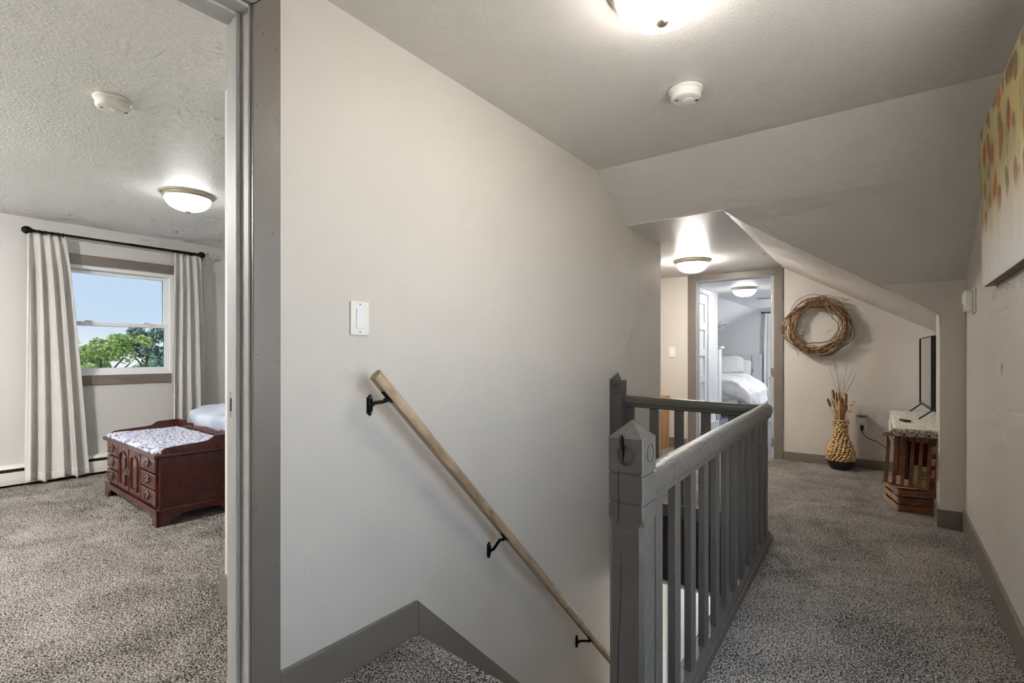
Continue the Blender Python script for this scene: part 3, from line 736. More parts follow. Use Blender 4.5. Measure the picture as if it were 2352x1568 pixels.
# ------------------------------------------------------------------ ceiling lamps
def ceiling_lamp(loc, label, em, cat='ceiling lamp'):
    e = empty('ceiling_lamp', loc, 0, label, cat, 'flush dome ceiling lamps')
    MB().lathe([(.172, 0), (.176, -.004), (.176, -.010), (.168, -.014), (.168, -.020), (.160, -.026), (.156, -.034), (.145, -.036), (.145, 0)], 48).build('rim', 'nickel', e, smooth=35)
    prof = [(.150, -.030)]
    for k in range(1, 13):
        a = R(90 * k / 12)
        prof.append((.150 * math.cos(a) ** .85 if k < 12 else .004, -.030 - .092 * math.sin(a)))
    MB().lathe(prof, 48).build('glass_dome', em, e, smooth=180)
    MB().lathe([(.008, -.112), (.017, -.118), (.020, -.124), (.019, -.131), (.012, -.137), (.004, -.138)], 20).build('finial', 'nickel', e, smooth=50)
    return e
ceiling_lamp((-.586, 1.60, ZC), 'large near dome ceiling lamp above the stairwell, cut by the top edge', 'lamp_hall')
ceiling_lamp((-1.554, 5.07, Z2), 'lit dome ceiling lamp in front of the far doorway', 'lamp_hall2')
ceiling_lamp((-4.18, 1.575, ZB), 'lit dome ceiling lamp in the left bedroom', 'lamp_bed')
ceiling_lamp((-3.9, -.75, ZB), 'added dome lamp outside the view, fill light for the left bedroom', 'lamp_bed_fill')  # added out of view to brighten the bedroom
ceiling_lamp((-1.609, 7.594, Z2), 'small lit dome ceiling lamp seen through the far doorway', 'lamp_far')
ceiling_lamp((-.65, 9.9, Z2), 'added dome lamp outside the view, fill light for the far room', 'lamp_far_fill')  # added out of view as fill for the far room
ceiling_lamp((-1.05, 3.80, -.40), 'added dome lamp hidden at the foot of the stairs, lights the lower door', 'lamp_low_fill')  # added lamp, stands in for daylight on the lower floor

# ------------------------------------------------------------------ smoke detectors
def detector(loc, rz, label):
    e = empty('smoke_detector', loc, rz, label, 'smoke detector', 'round white smoke detectors')
    MB().lathe([(.070, 0), (.074, -.003), (.074, -.009), (.068, -.013), (.064, -.016)], 40).build('mounting_plate', 'white_plastic', e, smooth=40)
    MB().lathe([(.064, -.014), (.066, -.018), (.066, -.040), (.062, -.047), (.055, -.050), (.0, -.0505)], 40).build('housing', 'white_plastic', e, smooth=40)
    MB().lathe([(.024, -.049), (.024, -.053), (.021, -.054), (0, -.054)], 28, (.012, 0, 0)).build('test_button', 'white_plastic', e, smooth=40)
    for s_ in (-1, 1):
        for k in range(3):
            v_ = MB().box(s_ * .045 - .0012 + k * .005, s_ * .045 + .0012 + k * .005, -.008, .008, -.0512, -.0495)
            v_.build('vent_slot', 'black_slot', e)
    MB().box(-.020, .020, -.0668, -.064, -.036, -.022).build('label_plate', 'white_plastic', e, bevel=.0005)
    return e
detector((-.735, 2.303, ZC), R(35), 'white round smoke detector on the ceiling above the stairs')
detector((-2.90, .776, ZB), R(75), 'white round smoke detector on the left bedroom ceiling')

# ------------------------------------------------------------------ switches, thermostat
def rocker(loc, normal, label, w_=.078, h_=.121):
    rz = {'+x': R(90), '-y': 0}[normal]
    e = empty('light_switch', loc, rz, label, 'light switch', 'white rocker switches')
    MB().box(-w_ / 2, w_ / 2, -.007, 0, -h_ / 2, h_ / 2).build('plate', 'white_plastic', e, bevel=.003, seg=3)
    MB().prism([(-.0085, -.036), (-.012, .034), (-.006, .036), (-.006, -.036)], 'x', -.0165, .0165).build('rocker', 'vinyl_white', e, bevel=.0012)
    for s_ in (-1, 1):
        MB().lathe([(.003, 0), (.0028, -.001)], 10, (0, -.007, s_ * h_ * .41), 'y').build('screw', 'steel', e)
    return e
rocker((XW, 1.127, 1.25), '+x', 'white rocker light switch on the stair wall above the handrail')
rocker((-2.10, YF, 1.149), '-y', 'white rocker light switch left of the far doorway')
th = empty('thermostat', (XR, 3.89, 1.36), 0, 'white boxy thermostat on the right wall near the knee wall', 'thermostat')
MB().box(-.012, 0, -.065, .065, -.005, .14).build('back_plate', 'white_plastic', th, bevel=.004)
MB().box(-.046, -.012, -.055, .055, .004, .128).build('cover', 'white_plastic', th, bevel=.008, seg=3)
MB().box(-.050, -.045, -.02, .045, .05, .11).build('display', 'white_plastic', th, bevel=.002)
MB().box(-.052, -.045, -.04, -.028, .02, .045).build('lever', 'white_plastic', th, bevel=.002)

# ------------------------------------------------------------------ painting
pt = empty('painting', (.392, 2.68, 1.432), 0, 'large floral canvas painting of orange and red blooms on the right wall', 'painting', rot=(0, R(-1.3), 0))
cm = MB().box(-.040, -.036, -.50, .50, 0, .70)
cm.build('canvas', 'painting_print', pt, bevel=.001)
MB().box(-.0365, -.004, .47, .499, .002, .698).build('stretcher_bar', 'stretcher_wood', pt)
MB().box(-.0365, -.004, -.499, -.47, .002, .698).build('stretcher_bar', 'stretcher_wood', pt)
MB().box(-.0365, -.004, -.47, .47, .002, .03).build('stretcher_bar', 'stretcher_wood', pt)
MB().box(-.0365, -.004, -.47, .47, .67, .698).build('stretcher_bar', 'stretcher_wood', pt)

# ------------------------------------------------------------------ twig wreath
wrt = empty('wreath', (-.585, YF, 1.10), 0, 'round twig vine wreath hanging on the far hall wall', 'wreath')
rnd = random.Random(5)
def vine_loop(R0, spread, rad, mat_, turns=1.0, a0=None, name='vine', ph=None):
    a0 = rnd.uniform(0, 6.28) if a0 is None else a0
    n = int(56 * turns); pts = []
    o1, o2 = rnd.uniform(0, 6.28), rnd.uniform(0, 6.28); k1 = rnd.choice((2, 3, 3, 4)); sd = rnd.uniform(0, 90)
    cxo, czo = rnd.uniform(-.012, .012), rnd.uniform(-.012, .012)
    dep = rnd.uniform(-.125, -.035)
    for i in range(n + 1):
        a = a0 + 2 * math.pi * turns * i / n
        r = R0 + spread * math.sin(k1 * a + o1) * .6 + spread * .9 * noise.noise((math.cos(a) * 1.6 + sd, math.sin(a) * 1.6, sd)) + .006 * noise.noise((a * 3.1, sd, 2.2))
        yy = dep + .022 * math.sin(2 * a + o2) + .01 * noise.noise((a * 2, 5, sd))
        pts.append((cxo + r * math.cos(a), max(-.16, min(-.006, yy)), .306 + czo + r * math.sin(a)))
    MB().tube(pts, rad, 5).build(name, mat_, wrt, smooth=80)
for k in range(22):
    vine_loop(rnd.uniform(.208, .272), .038, rnd.uniform(.0024, .0040), 'vine', rnd.uniform(.9, 1.6))
for k in range(10):
    vine_loop(rnd.uniform(.258, .292), .036, rnd.uniform(.0022, .0032), 'vine_grey', rnd.uniform(.5, 1.0))
for k in range(4):
    vine_loop(rnd.uniform(.185, .20), .030, rnd.uniform(.0020, .0028), 'vine_grey', rnd.uniform(.4, .8))
for (x0, z0, x1, z1) in ((.155, .52, .27, .56), (-.21, .10, -.16, .0), (.02, .04, .05, -.05), (.08, .24, .14, .27), (.19, .20, .26, .19)):
    MB().tube([(x0, -.09, z0), ((x0 + x1) / 2 + .01, -.095, (z0 + z1) / 2 + .008), (x1, -.09, z1)], .0018, 5).build('twig', 'vine_grey', wrt)

# ------------------------------------------------------------------ woven vase + dried stems
VX, VY = -.372, 5.90
bv = empty('woven_vase', (VX, VY, 0), 0, 'woven straw vase with flared body and dark bowl base', 'vase')
def vr(z):   # outer radius of the weave against height
    pts = [(.085, .120), (.13, .123), (.20, .106), (.27, .078), (.33, .056), (.39, .053), (.44, .060), (.475, .066)]
    for (a, b), (c_, d_) in zip(pts, pts[1:]):
        if z <= c_: return b + (d_ - b) * (z - a) / (c_ - a)
    return pts[-1][1]
MB().lathe([(.070, 0.0), (.088, .012), (.112, .05), (.122, .085), (.118, .092), (.02, .092)], 36).build('base_bowl', 'basket_dark', bv, smooth=40)
MB().lathe([(vr(.085 + .39 * i / 14) - .010, .085 + .39 * i / 14) for i in range(15)], 30).build('core', 'straw_dark', bv, smooth=60)
wv = MB(); rows = 17
for i in range(rows):
    z = .098 + i * .0224; r = vr(z) - .004; n = max(9, int(2 * math.pi * r / .0345))
    for k in range(n):
        a = 2 * math.pi * (k + (.5 if i % 2 else 0)) / n + rnd.uniform(-.03, .03)
        c_ = Vector((r * math.cos(a), r * math.sin(a), z + rnd.uniform(-.003, .003)))
        tn = Vector((-math.sin(a), math.cos(a), .55)).normalized(); nr = Vector((math.cos(a), math.sin(a), 0)); bt = tn.cross(nr)
        s_ = rnd.uniform(.85, 1.1)
        base = MB().ell((0, 0, 0), (1, 1, 1), 7, 5)
        vs = [c_ + tn * (p[0] * .0190 * s_) + nr * (p[1] * .0125) + bt * (p[2] * .0126 * s_) for p in base.v]
        wv.add(vs, base.f)
wo = wv.build('weave', 'straw', bv, smooth=80, fix=False); wo['kind'] = 'stuff'
MB().tube([((.066) * math.cos(2 * math.pi * k / 30), (.066) * math.sin(2 * math.pi * k / 30), .476 + .002 * math.sin(k * 2.1)) for k in range(31)], .007, 8, cap=False).build('rim', 'straw', bv, smooth=80)
def stem(name, label, cat, group, path, rad, mat_, head=None):
    b = Vector(path[0]); loc = (VX + b.x, VY + b.y, b.z)
    pts = [Vector(p) - b for p in path]
    e = empty(name, loc, 0, label, cat, group)
    MB().tube(pts, rad, 5, rfun=lambda t_: 1 - .6 * t_).build('stalk', mat_, e, smooth=80)
    if head: head(e, pts)
    return e
def spike(length, r, mat_):
    def fn(e, pts):
        d_ = (pts[-1] - pts[-2]).normalized(); p0 = pts[-1] - d_ * length * .6
        path = [p0 + d_ * (length * i / 6) for i in range(7)]
        MB().tube(path, r, 8, rfun=lambda t_: .35 + .65 * math.sin(math.pi * min(1, max(0, t_ * .94 + .04))) ** .6).build('seed_head', mat_, e, smooth=80)
    return fn
LAB = 'tawny dried reed standing upright in the woven vase'
for k in range(32):
    a = rnd.uniform(0, 6.28); r0 = rnd.uniform(.005, .042); r1 = r0 + rnd.uniform(.0, .025)
    stem('dried_reed', LAB, 'dried stem', 'dried reeds in the vase', [(r0 * math.cos(a), r0 * math.sin(a), .30), (r0 * 1.2 * math.cos(a), r0 * 1.2 * math.sin(a), .50), (r1 * 1.3 * math.cos(a), r1 * 1.3 * math.sin(a), rnd.uniform(.60, .74))],
         rnd.uniform(.0035, .0062), rnd.choice(('straw', 'straw', 'straw_dark')), spike(rnd.uniform(.05, .12), rnd.uniform(.005, .009), rnd.choice(('straw', 'straw', 'straw_dark'))))
for (x1, z1, lb) in ((-.062, .742, 'tallest brown cattail head in the woven vase'), (-.098, .655, 'brown cattail leaning left over the vase rim'), (.045, .60, 'short brown cattail low in the vase bouquet')):
    stem('dried_cattail', lb, 'dried cattail', 'cattails in the vase', [(x1 * .2, -.02, .30), (x1 * .5, -.035, .5), (x1, -.04, z1)], .003, 'straw_dark', spike(.085, .0125, 'straw_dark'))
for (x1, y1, z1, bend) in ((-.055, -.02, 1.08, -.035), (-.03, 0, 1.02, -.02), (-.09, .01, .98, -.03), (.09, -.01, 1.0, .05), (.115, .0, .94, .05), (.10, -.03, .89, .04), (.0, .02, .93, .015), (.05, .01, 1.06, .02), (-.02, -.03, .88, -.01), (.03, 0, .85, .02)):
    stem('grass_blade', 'thin grey grass blade rising above the dried bouquet', 'grass', 'thin grass blades in the vase',
         [(x1 * .1, y1, .32), (x1 * .15 , y1, .55), (x1 * .55 - bend * .3, y1, .55 + (z1 - .55) * .55), (x1 + bend * .2, y1, z1)], .0024, 'grass_grey')
def blossom(e, pts):
    p = pts[-1]; mb = MB()
    for k in range(7):
        a = 6.28 * k / 7; mb.ell((p.x + .013 * math.cos(a), p.y + .008 * math.sin(a), p.z + .004), (.008, .004, .007), 6, 4)
    mb.ell((p.x, p.y, p.z), (.009, .008, .007), 7, 5); mb.build('flower_head', 'straw', e, smooth=80)
for (x1, z1, lb) in ((.105, .665, 'dried flower sprig reaching furthest right above the plug'), (.085, .63, 'dried flower sprig just left of the outermost sprig'), (.075, .57, 'lowest dried flower sprig on the right of the bouquet')):
    stem('dried_flower', lb, 'dried flower', 'dried flower sprigs in the vase', [(.01, -.03, .32), (.04, -.04, .48), (x1, -.04, z1)], .0022, 'straw', blossom)

# ------------------------------------------------------------------ outlet, plug-in, cord
ol = empty('wall_outlet', (-.207, YF, .43), 0, 'white wall outlet plate beside the woven vase', 'outlet')
MB().box(-.036, .036, -.006, 0, -.055, .060).build('plate', 'white_plastic', ol, bevel=.002)
for z_ in (-.022, .022):
    MB().lathe([(.015, 0), (.015, -.002), (.013, -.003)], 20, (0, -.006, z_), 'y').build('receptacle', 'white_plastic', ol, smooth=40)
nl = empty('plug_in_light', (-.207, YF - .006, .455), 0, 'white plug-in night light with a dark disc cap', 'night light')
MB().box(-.021, .021, -.046, 0, -.012, .050).build('body', 'white_plastic', nl, bevel=.006, seg=3)
MB().lathe([(.010, .050), (.046, .056), (.051, .062), (.046, .068), (.0, .072)], 28, (0, -.035, 0)).build('cap', 'brass_dark', nl, smooth=50)
pc = empty('power_cord', (-.207, YF - .006, .405), 0, 'black power cord running from outlet to the crates', 'cord')
MB().box(-.016, .016, -.035, 0, -.012, .018).ell((0, -.03, -.012), (.016, .012, .022), 12, 8).build('plug', 'black_plastic', pc, bevel=.003)
MB().tube([(0, -.032, -.03), (.008, -.05, -.055), (.03, -.06, -.085), (.07, -.08, -.105), (.12, -.2, -.104), (.17, -.45, -.10), (.215, -.8, -.085)], .004, 7).build('cable', 'black_plastic', pc, smooth=80)

# ------------------------------------------------------------------ crates, board, lace, television
def crate(loc, rz, rx, W, D, Hh, label, n_long, along, mats, name='wooden_crate', roll=0.0):
    """slatted crate standing at loc (front-left bottom corner); slats run 'h' or 'v' on the front"""
    e = empty(name, loc, rz, label, 'crate', 'stacked slatted crates', rot=(rx, roll, rz))
    t_ = .010; ma, mb_, mc = mats
    def sl2(nm, *b): MB().box(*b).build(nm, ma, e, bevel=.0015)
    if along == 'h':
        sw = Hh / (n_long + (n_long - 1) * .6); gp = sw * .6
        for k in range(n_long):
            z0 = k * (sw + gp)
            MB().box(0, W, 0, t_, z0, z0 + sw).build('slat', ma, e, bevel=.0015)
            MB().box(0, W, D - t_, D, z0, z0 + sw).build('slat', ma, e, bevel=.0015)
            MB().box(-t_, 0, 0, D, z0, z0 + sw).build('end_slat', mb_, e, bevel=.0015)
            MB().box(W, W + t_, 0, D, z0, z0 + sw).build('end_slat', mb_, e, bevel=.0015)
        for (a, b) in ((0.0, t_), (W - .02, t_), (0, D - .03), (W - .02, D - .03)):
            MB().box(a, a + .02, b, b + .02, 0, Hh).build('corner_post', mc, e)
        for k in range(4):
            y0 = .012 + k * (D - .024) / 4
            MB().box(.0, W, y0, y0 + (D - .024) / 4 - .012, 0, .008).build('bottom_slat', mc, e)
    else:
        sw = W / (n_long + (n_long - 1) * 1.15); gp = sw * 1.15
        for k in range(n_long):
            x0 = k * (sw + gp)
            MB().box(x0, x0 + sw, 0, t_, 0, Hh).build('slat', ma, e, bevel=.0015)
            MB().box(x0, x0 + sw, D - t_, D, 0, Hh).build('slat', mc, e, bevel=.0015)
        for z0 in (0.0, Hh - t_):
            for k in range(3):
                y0 = .012 + k * (D - .024) / 3
                MB().box(-.012, W + .012, y0, y0 + (D - .024) / 3 - .012, z0, z0 + t_).build('end_slat', mb_, e, bevel=.0015)
        for k in range(4):
            y0 = .015 + k * (D - .03) / 4
            MB().box(W - t_, W, y0, y0 + .05, t_, Hh - t_).build('bottom_slat', mc, e)
        for x0 in (0, W - .022):
            MB().box(x0, x0 + .022, D - .034, D - t_, t_, Hh - t_).build('corner_post', mc, e)
    return e
crate((.062, 4.545, 0.002), R(14), 0, .44, .34, .150, 'lower slatted wooden crate lying flat on the carpet', 3, 'h', ('crate_wood', 'crate_pale', 'crate_wood'))
crate((-.026, 4.66, .172), R(-12), 0, .36, .33, .362, 'upper slatted wooden crate standing on end below the lace cloth', 8, 'v', ('crate_wood', 'crate_pale', 'crate_wood'), roll=R(3.0))
crate((.06, 5.40, 0.002), R(2), 0, .40, .33, .56, 'rear slatted crate holding up the back of the tabletop', 6, 'h', ('crate_wood', 'crate_wood', 'crate_wood'))
b1 = empty('storage_folder', (.125, 4.665, .180), R(-6), 'pale yellow document box standing in the upper crate', 'box', rot=(0, R(4.5), R(-4)))
MB().box(0, .105, 0, .18, 0, .15).build('carton', 'folder_yellow', b1, bevel=.002)
MB().box(-.002, .107, -.002, .182, .145, .155).build('lid', 'brown_leather', b1, bevel=.002)
for k, zz_ in enumerate((.05, .07, .085, .10)):
    MB().box(.062, .098 - .01 * (k % 2), -.0012, 0, zz_, zz_ + .006).build('print_line', 'brown_leather', b1)
b2 = tag(MB().box(0, .17, 0, .12, 0, .24).build('folded_red_cloth', 'red_cloth', None, bevel=.02, seg=4), 'dark red folded cloth behind the yellow box in the crate', 'cloth')
b2.location = (.085, 4.80, .215)
b3 = tag(MB().box(0, .035, 0, .2, 0, .30).build('brown_binder', 'brown_leather', None, bevel=.006), 'dark brown binder standing left in the upper crate', 'binder')
b3.location = (.085, 4.64, .215)
tb = empty('tabletop', (.30, 5.15, .575), 0, 'weathered plank tabletop resting on the crates under the lace', 'tabletop')
for k, (a, b) in enumerate(((-.66, -.46), (-.455, -.25), (-.245, 0), (.005, .24), (.245, .46), (.465, .76))):
    MB().box(-.272 - .006 * (k % 2), .42, a, b, -.006 + .0, .020).build('plank', 'board_wood', tb, bevel=.002)
MB().box(-.335, .42, -.685, -.60, -.030, -.018).build('batten', 'board_wood', tb, bevel=.002)
MB().box(-.325, .42, -.672, -.58, -.0175, -.007).build('batten', 'board_wood', tb, bevel=.002)
lc = empty('lace_cloth', (.02, 4.48, .60), 0, 'cream crocheted lace cloth covering the plank tabletop', 'tablecloth')
def lace_top(u, v):
    x = .0 + .62 * u; y = -.0 + 1.40 * v
    return (x + .010 * noise.noise((0, v * 6, 3)) * (1 - u), y, .0 + .0025 * noise.noise((x * 14, y * 14, 1)))
MB().grid(26, 50, lace_top).build('cloth', 'lace_cotton', lc, smooth=80, solid=.004)
def lace_side(u, v):   # left overhang
    y = 1.40 * u; s_ = v
    return (-.004 - .006 * s_ + .006 * math.sin(u * 40) * s_ , y, -.09 * s_ - .01 * s_ * math.sin(u * 70) ** 2)
MB().grid(60, 6, lace_side).build('overhang', 'lace_cotton', lc, smooth=80, solid=.004)
lm = MB()
lm.box(0, .62, -.012, .0, -.006, .002)
for k in range(9):       # open fan-shaped crochet edging
    x0 = .035 + k * .068
    lm.ell((x0, -.014, -.010), (.010, .002, .007), 8, 4)
    for j_ in range(9):
        a = R(-180 + 22.5 * j_)
        lm.tube([(x0 + .010 * math.cos(a), -.013, -.010 + .007 * math.sin(a)), (x0 + .030 * math.cos(a), -.016, -.008 + .034 * math.sin(a))], .0021, 5)
    arc = [(x0 + .032 * math.cos(R(-180 + 15 * q)), -.016, -.008 + .036 * math.sin(R(-180 + 15 * q))) for q in range(13)]
    lm.tube(arc, .0035, 5)
lm.build('scalloped_edge', 'lace_cotton', lc, smooth=60)
ml = MB().grid(16, 20, lambda u, v: (.10 * u - .0 + .02, .12, -.42 + .40 * v + .0))
tv = empty('television', (.24, 5.25, .622), 0, 'thin black flat television standing edge-on on the lace cloth', 'television')
ang = math.atan2(.226 - .268, .70); ca, sa = math.cos(-ang), math.sin(-ang)
tvr = empty('body_pivot', (0, 0, 0), 0) if False else None
tv.rotation_euler = (0, 0, R(3.4))
MB().box(.004, .030, -.35, .35, .075, .64).build('housing', 'black_plastic', tv, bevel=.003)
MB().box(.028, .052, -.22, .22, .12, .42).build('back_cover', 'black_plastic', tv, bevel=.012, seg=3)
MB().box(.0015, .0042, -.342, .325, .092, .630).build('screen', 'screen_glass', tv)
for (a, b, c_, d_) in ((-.35, -.338, .078, .638), (.338, .35, .078, .638), (-.338, .338, .078, .092), (-.338, .338, .630, .638)):
    MB().box(-.004, .006, a, b, c_, d_).build('bezel', 'black_plastic', tv, bevel=.001)
for y0 in (-.325, .325):
    MB().obox((.016, y0, .085), (-.07, y0 + (.03 if y0 < 0 else .0), .006), .014, .010).obox((.016, y0, .085), (.11, y0, .006), .014, .010).build('stand_leg', 'black_plastic', tv, bevel=.002)
rm = empty('remote_control', (.105, 4.95, .603), R(20), 'small black remote lying on the lace cloth', 'remote')
MB().box(-.022, .022, -.05, .05, 0, .016).build('body', 'black_plastic', rm, bevel=.007, seg=3)
MB().lathe([(.012, .015), (.012, .018), (0, .0185)], 16, (0, -.022, 0)).build('dial', 'steel', rm, smooth=40)

# low pine cabinet past the stair wall
pcb = empty('pine_cabinet', (-2.45, 5.86, 0), 0, 'low pine cabinet edge seen between the rear balusters', 'cabinet')
MB().box(-.30, .325, -.10, .18, .0, .60).build('carcass', 'pine', pcb, bevel=.004)
MB().box(-.32, .335, -.12, .19, .60, .625).build('top', 'pine', pcb, bevel=.004)
MB().box(-.28, .29, -.115, -.10, .05, .57).build('door', 'pine', pcb, bevel=.004)

# ------------------------------------------------------------------ left bedroom: rod, curtains, heater
rod = empty('curtain_rod', (XB, 1.70, 2.15), 0, 'dark bronze curtain rod with ball finials above the bedroom window', 'curtain rod')
rx_ = .11
MB().tube([(rx_, -.655, .03), (rx_, .575, .03)], .0105, 14).build('pole', 'black_metal', rod, smooth=60)
MB().tube([(rx_, .0, .03), (rx_, .575, .03)], .0125, 14).build('outer_tube', 'black_metal', rod, smooth=60)
for (s_, yy) in ((-1, -.655), (1, .575)):
    MB().lathe([(.010, 0), (.016, .004), (.009, .014), (.014, .022), (.012, .028), (.026, .045), (.033, .062), (.030, .082), (.016, .098), (.002, .102)], 20, (0, 0, 0), 'y').build('finial', 'black_metal', rod, smooth=60)
    f_ = COL.objects[-1]
    f_.location = (rx_, yy, .03)
    if s_ < 0: f_.rotation_euler = (0, 0, math.pi)
for yy in (-.62, .545):
    MB().tube([(0, yy, .01), (.05, yy, .01), (rx_, yy, .016)], .008, 8).lathe([(.022, 0), (.022, .006), (.0, .008)], 16, (0, yy, .01), 'x').build('bracket', 'black_metal', rod, smooth=60)
for yy in (-.64, -.60, -.56, -.52, -.485, .40, .44, .48, .52, .56):
    MB().tube([(rx_ + .018 * math.cos(a), yy, .026 + .018 * math.sin(a)) for a in [2 * math.pi * k / 16 for k in range(17)]], .0025, 6, cap=False).build('ring', 'black_metal', rod, smooth=80)
def curtain(nm, label, ytop, ybot, x0, ztop, zbot, mat_, folds, group, amp=.030, sway=0.0, axis='x', sg=1, seed=0):
    """pleated curtain; along y when axis == 'x' (hung off a wall x=const)"""
    def fn(u, v):
        y = (ytop[0] + (ytop[1] - ytop[0]) * u) * (1 - v ** .8) + (ybot[0] + (ybot[1] - ybot[0]) * u) * v ** .8
        pinch = .35 + .65 * min(1, v * 6)
        ph = folds * 2 * math.pi * u + 1.9 * noise.noise((u * 4, v * 1.1, seed)) 
        dx = amp * pinch * (math.sin(ph) + .35 * math.sin(2.1 * ph + 1 + v)) + .015 * noise.noise((u * 5, v * 3, seed + 4)) * v
        yy = y + .010 * math.cos(ph) * (1 - .3 * v) + sway * v * v
        z = ztop + (zbot - ztop) * v + (.012 * math.sin(ph * .5) * v)
        return (x0 + sg * (dx + .004), yy, z) if axis == 'x' else (yy, x0 + sg * dx, z)
    e = empty(nm, (0, 0, 0), 0, label, 'curtain', group)
    c_ = fn(.5, 1); e.location = (c_[0], c_[1], zbot)
    mb = MB().grid(folds * 24, 44, fn)
    l = e.location; mb.v = [(x - l[0], y - l[1], z - l[2]) for (x, y, z) in mb.v]
    mb.build('cloth', mat_, e, smooth=180, solid=.003)
    mb = MB().grid(folds * 18, 5, lambda u, v: tuple(a + b for a, b in zip(fn(u, .965 + .034 * v), (sg * .002 if axis == 'x' else 0, 0 if axis == 'x' else sg * .002, 0))))
    mb.v = [(x - l[0], y - l[1], z - l[2]) for (x, y, z) in mb.v]
    mb.build('hem', mat_, e, smooth=180, solid=.003)
    return e
curtain('curtain', 'cream pleated curtain left of the bedroom window, reaching the floor', (.972, 1.222), (.955, 1.395), XB + .11, 2.160, .03, 'curtain_cloth', 4, 'bedroom window curtains', .034, seed=1)
curtain('curtain', 'cream pleated curtain right of the bedroom window above the bed', (2.075, 2.325), (2.035, 2.385), XB + .11, 2.160, .03, 'curtain_cloth', 4, 'bedroom window curtains', .030, seed=7)
ht = empty('baseboard_heater', (XB, .0, 0), 0, 'white baseboard heater along the bedroom window wall', 'heater')
MB().prism([(0, .02), (.055, .02), (.062, .06), (.062, .125), (.045, .128), (.045, .150), (.055, .154), (.040, .183), (0, .186)], 'y', -1.6, 1.62).build('cover', 'heater_metal', ht, bevel=.002)
MB().box(.046, .0575, -1.6, 1.615, .1275, .150).build('air_slot', 'black_slot', ht)
MB().box(0, .066, 1.615, 1.66, .015, .188).build('end_cap', 'heater_metal', ht, bevel=.004)
MB().box(0, .03, -1.6, 1.62, 0, .02).build('floor_gap', 'black_slot', ht)

# ------------------------------------------------------------------ cedar chest
ch = empty('cedar_chest', (-4.40, 1.28, 0), R(-2.4), 'dark cherry wood chest with drawers and brass pulls at the foot of the bed', 'chest')
W2, DP = .595, .50
MB().box(-W2, W2, .012, DP, .095, .445).build('carcass', 'cherry', ch, bevel=.003)
MB().prism([(-W2 - .03, .452), (-W2 - .03, .462), (-W2 - .022, .470), (W2 + .022, .470), (W2 + .03, .462), (W2 + .03, .452), (W2 + .018, .444), (-W2 - .018, .444)], 'y', -.026, DP + .01).build('lid', 'cherry', ch, bevel=.003)
# plinth with scrolled bracket feet
xb = W2 + .02
def scroll(L):   # one apron outline, symmetrical, from -L to L
    half = [(L, 0), (L - .085, 0), (L - .088, .028), (L - .105, .046), (L - .120, .040), (L - .128, .044), (L - .145, .062), (L - .17, .066)]
    return [(L, .105)] + half + [(-x, z) for (x, z) in half[::-1]] + [(-L, .105)]
MB().prism(scroll(xb), 'y', -.012, .008).build('front_plinth', 'cherry', ch, bevel=.002)
MB().prism(scroll(xb), 'y', DP - .008, DP + .012).build('back_plinth', 'cherry', ch)
for sx_ in (-1, 1):
    p_ = scroll((DP + .024) / 2)
    a, b = sorted((sx_ * xb, sx_ * (xb - .02)))
    MB().prism([(y + DP / 2, z) for (y, z) in p_], 'x', a, b).build('side_plinth', 'cherry', ch, bevel=.002)
MB().box(-xb - .006, xb + .006, -.018, DP + .016, .100, .112).build('base_moulding', 'cherry', ch, bevel=.005, seg=3)
def pull(par, x, z):
    p = MB()
    p.ell((x, -.010, z + .004), (.026, .003, .014), 12, 6)
    for (dx, dz, rx2, rz2) in ((-.020, .014, .010, .013), (.020, .014, .010, .013), (0, .020, .009, .012), (-.012, -.016, .008, .011), (.012, -.016, .008, .011), (0, -.024, .007, .012)):
        p.ell((x + dx, -.011, z + dz), (rx2, .003, rz2), 8, 5)
    p.tube([(x - .030, -.012, z + .010), (x - .031, -.022, z - .004), (x - .018, -.026, z - .020), (x + .018, -.026, z - .020), (x + .031, -.022, z - .004), (x + .030, -.012, z + .010)], .0034, 6)
    p.ell((x - .030, -.013, z + .010), (.006, .005, .006), 8, 5).ell((x + .030, -.013, z + .010), (.006, .005, .006), 8, 5)
    p.build('bail_pull', 'brass_dark', par, smooth=60)
for (xa, xb_) in ((-W2 + .02, -.275), (.275, W2 - .02)):
    for k in range(3):
        z0 = .125 + k * .108
        dr = MB().box(xa, xb_, -.008, .014, z0, z0 + .098).build('drawer_front', 'cherry', ch, bevel=.005, seg=3)
        pull(dr, (xa + xb_) / 2, z0 + .055)
for s_ in (-1, 1):
    a, b = sorted((s_ * .012, s_ * .262))
    dd = MB().box(a, b, -.008, .014, .125, .439).build('door', 'cherry', ch, bevel=.004)
    cxd = (a + b) / 2; pw = .075
    path = [(cxd - pw, -.010, .165), (cxd - pw, -.010, .345)] + [(cxd + pw * math.cos(R(180 - 22.5 * k)), -.010, .345 + .055 * math.sin(R(180 - 22.5 * k))) for k in range(1, 8)] + [(cxd + pw, -.010, .345), (cxd + pw, -.010, .165), (cxd - pw, -.010, .165)]
    MB().tube(path, .008, 6).build('arch_moulding', 'cherry', dd, smooth=60)
    p = MB(); xr_ = s_ * .03
    p.ell((xr_, -.010, .285), (.010, .004, .016), 8, 6)
    p.tube([(xr_ + .015 * math.cos(q), -.016, .268 + .017 * math.sin(q)) for q in [2 * math.pi * k / 16 for k in range(17)]], .0028, 6, cap=False)
    p.build('ring_pull', 'brass_dark', dd, smooth=60)
